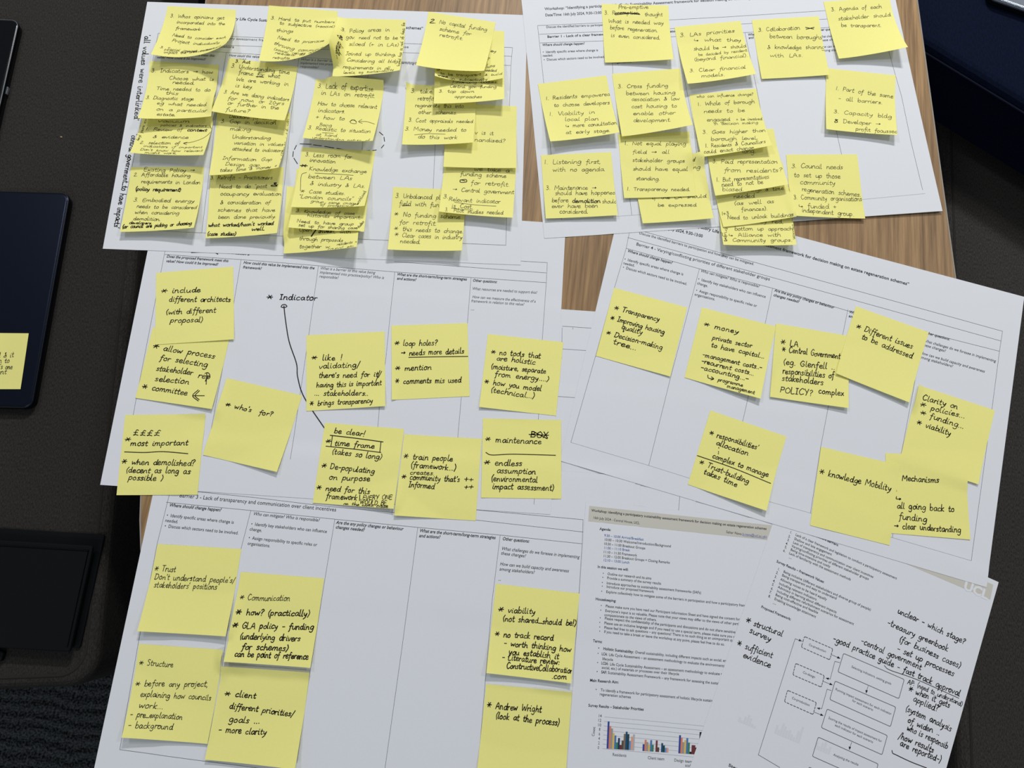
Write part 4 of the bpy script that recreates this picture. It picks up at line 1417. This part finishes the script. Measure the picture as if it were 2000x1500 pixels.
note((635.4, 826, 789.4, 838.4, 768.8, 993.8, 610.6, 982), (2, 5), 'O', 'B', 24, .06, 'yellow note with time frame in an inked box where the long arrow starts', '''
225,312,445,335 be clear!
165,385,205 *
!~200,328 390,350 575,375
~215,335 205,408
~170,405 360,425 560,450
~560,375 552,450
228,400,515,420 time frame
210,460,565,500 (takes so long)
135,560,515,600 * De-populating
190,640,485,655 on purpose
100,715,480,745 * need for this
170,775,390,790 framework
~410,750 408,792
<430,785,640,782 EVERY ONE
<290,828,405,835 on the
<410,815,600,825 WOULD BE
<420,838,610,845 same page''')
note((790, 848.6, 940.7, 857.6, 929, 1017, 770, 1006.7), (4, 1), 'O', 'B', 24, .04, 'yellow note reading train people, community that\'s informed, with four plus marks', '''
720,495,1070,512 * train people
770,555,1095,578 (framework...)
<765,605,940 creates.
705,638,1120,660 * community that's
755,695,940,708 Informed
1150,655,1220 ++
1150,708,1215 ++''')
note((943.4, 817.8, 1095.5, 821, 1096, 974.5, 939.8, 972.3), (.5, .5), 'O', 'B', 25, .03, 'yellow note reading maintenance and endless assumption, with a scribbled out word', '''
1300,372,1700,392 * maintenance
!1620,340,1750,350 BOX
!~1612,322 1750,328
!~1640,300 1740,352
~1305,450 1350,468 1500,462 1800,470
1290,540,1565,545 * endless
1380,595,1660,605 assumption
1340,652,1675 (environmental
1350,708,1790 impact assessment)''')

# ---- on the Barrier 4 sheet
note((1199.3, 562.5, 1341.6, 601, 1309, 735.3, 1164, 695), (1, 2), 'Q', 'B', 26, .27, 'yellow note reading Transparency, improving housing quality, decision-making tree', '''
495,728,865,825 * Transparency
465,808,905,930 * Improving housing
555,885,725,930 quality
430,930,890,1055 * Decision-making
485,1005,680,1060 tree...''')
note((1370.4, 601, 1515.6, 638, 1485.6, 778.5, 1337, 737), (1, 5), 'Q', 'B', 24, .22, 'yellow note on money, private sector to have capital, recurrent costs', '''
1225,862,1510,925 * money
1295,970,1620,1040 private sector
1285,1030,1720,1125 to have capital...
1215,1108,1700,1218 -management costs..-
1205,1160,1635,1265 -recurrent costs...
1200,1212,1590,1308 -accounting...-
~1260,1260 1265,1285 1304,1292
~1290,1275 1308,1292 1285,1300
<1340,1308,1545,1355 programme
<1415,1362,1640,1415 management''')
note((1515, 632, 1660, 657, 1657.6, 797, 1504, 775), (2, 4), 'R', 'B', 26, .1, 'yellow note listing LA, Central Government and POLICY? in capitals', '''
170,895,310,912 * LA
180,948,620,1005 * Central Government
190,1045,580,1085 (eg. Glenfell ..
185,1112,575,1150 responsibilities of
180,1165,495,1200 stakeholders
165,1255,415,1282 POLICY?
455,1262,650 complex''')
note((1671, 598.6, 1813.3, 649.3, 1776, 785.8, 1633, 729), (3, 4), 'R', 'B', 27, .27, 'yellow note reading Different issues to be addressed, overlapping the note beside it', '''
735,772,1160,930 * Different issues
775,850,1160,1005 to be addressed''')
note((1792.5, 752.4, 1942.2, 801.6, 1911, 946, 1758, 897), (1, 2), 'T', 'B', 28, .2, 'yellow note reading Clarity on policies, funding, viability', '''
1030,238,1305,315 Clarity on
1010,295,1360,385 * policies...
1010,355,1350,465 * funding...
985,428,1250,520 * viability''')
note((1728.7, 885, 1884, 896, 1895.4, 1054, 1735, 1041), (1, 1), 'T', 'B', 27, .03, 'yellow note reading Mechanisms, all going back to funding, clear understanding', '''
875,865,1160,880 Mechanisms
!~830,935 831,945
825,1015,875 ↳
835,1075,1280,1105 all going back to
850,1160,1070,1180 funding
815,1230,1330,1265 → clear understanding''')
note((1602.6, 873, 1755.8, 908.7, 1737.6, 1065, 1581.8, 1026), (1, 1), 'T', 'B', 29, .18, 'yellow note with only knowledge Mobility written across it', '''
235,812,790,945 * knowledge Mobility''')
note((1386.8, 802, 1535, 853, 1497.3, 997.7, 1343.4, 946), (1, 5), 'S', 'B', 25, .28, 'yellow note about responsibilities\' allocation and Trust-building takes time', '''
1170,497,1540,610 * responsibilities'
1220,570,1465,655 allocation
~1245,592 1246,598
~1243,622 1244,628
~1242,636 1243,641
1195,668,1615,815 complex to manage
~1080,652 1350,745 1635,862
1095,715,1470,865 * Trust-building
1130,785,1380,890 takes time''')

# ---- on the Barrier 3 sheet
note((308.8, 1062.5, 472.5, 1072.5, 440.5, 1243, 268, 1233), (6, 6), 'U', 'b', 26, .06, 'yellow note reading Trust, don\'t understand stakeholders\' positions', '''
485,660,650 * Trust
485,725,1115,755 Don't understand people's/
480,790,975,805 stakeholders' positions''')
note((472, 1117, 633.8, 1129.5, 606, 1304.5, 436.8, 1292.5), (6, 5), 'U', 'b', 27, .04, 'yellow note reading Communication, how? (practically) and GLA policy funding', '''
1150,888,1545,895 * Communication
!1120,1005,1700,1015 * how? (practically)
!1090,1108,1730,1120 * GLA policy - funding
!1150,1190,1625 (underlying drivers
!1165,1272,1530 for schemes)
!1110,1328,1690,1352 can be point of reference''')
note((272.5, 1257.5, 438.8, 1268.8, 405, 1453, 237.5, 1440.8), (7, 3), 'V', 'b', 27, .05, 'yellow note reading Structure, before any project, explaining how councils work', '''
365,278,635,290 * Structure
335,440,905,445 * before any project,
375,522,930 explaining how councils
360,610,555 work...
295,680,705 - pre_explanation
278,765,630,780 - background''')
note((436.5, 1300, 606, 1312.5, 576, 1503, 400, 1483.8), (4, 7), 'V', 'B', 27, .06, 'yellow note reading client, different priorities/goals, more clarity', '''
1030,520,1280,535 * client
1070,612,1575,680 different priorities/
1065,718,1310 goals ...
985,800,1360,822 - more clarity''')
note((968.7, 1140, 1131.6, 1159, 1115.6, 1334.8, 949.7, 1314.6), (6, 5), 'W', 'B', 26, .09, 'yellow note reading viability and no track record, beside the agenda\'s left edge', '''
365,295,655,315 * viability
400,365,970,405 (not shared_should be!)
340,485,795,515 * no track record
410,555,930,605 - worth thinking how
445,620,835,660 you establish it
395,665,840,705 - Literature review:
430,730,945,770 ConstructiveCollaboration
780,808,895,815 .com''')
note((949.7, 1335.4, 1116.9, 1351, 1104, 1529, 931, 1513), (3, 3), 'W', 'B', 28, .1, 'yellow note saying look at the process, below the viability note', '''
280,1040,700,1070 * Andrew Wright
345,1115,840,1175 (look at the process)''')
# ---- on the laptop lid
note((-52, 650, 56, 651, 40, 760, -70, 760), (.5, .5), 'l', 'B', 20, .0, 'yellow note stuck on the midnight blue laptop lid, cut off by the photo\'s edge', '''
-60,1105,88,1100 and & it
-60,1142,60,1135 even to
-60,1178,80,1175 that's one
-60,1213,42,1208 front''', group=None, base=LZ+0.0129, use_map=False)
bpy.data.objects.remove(_fo); bpy.data.curves.remove(_fc)
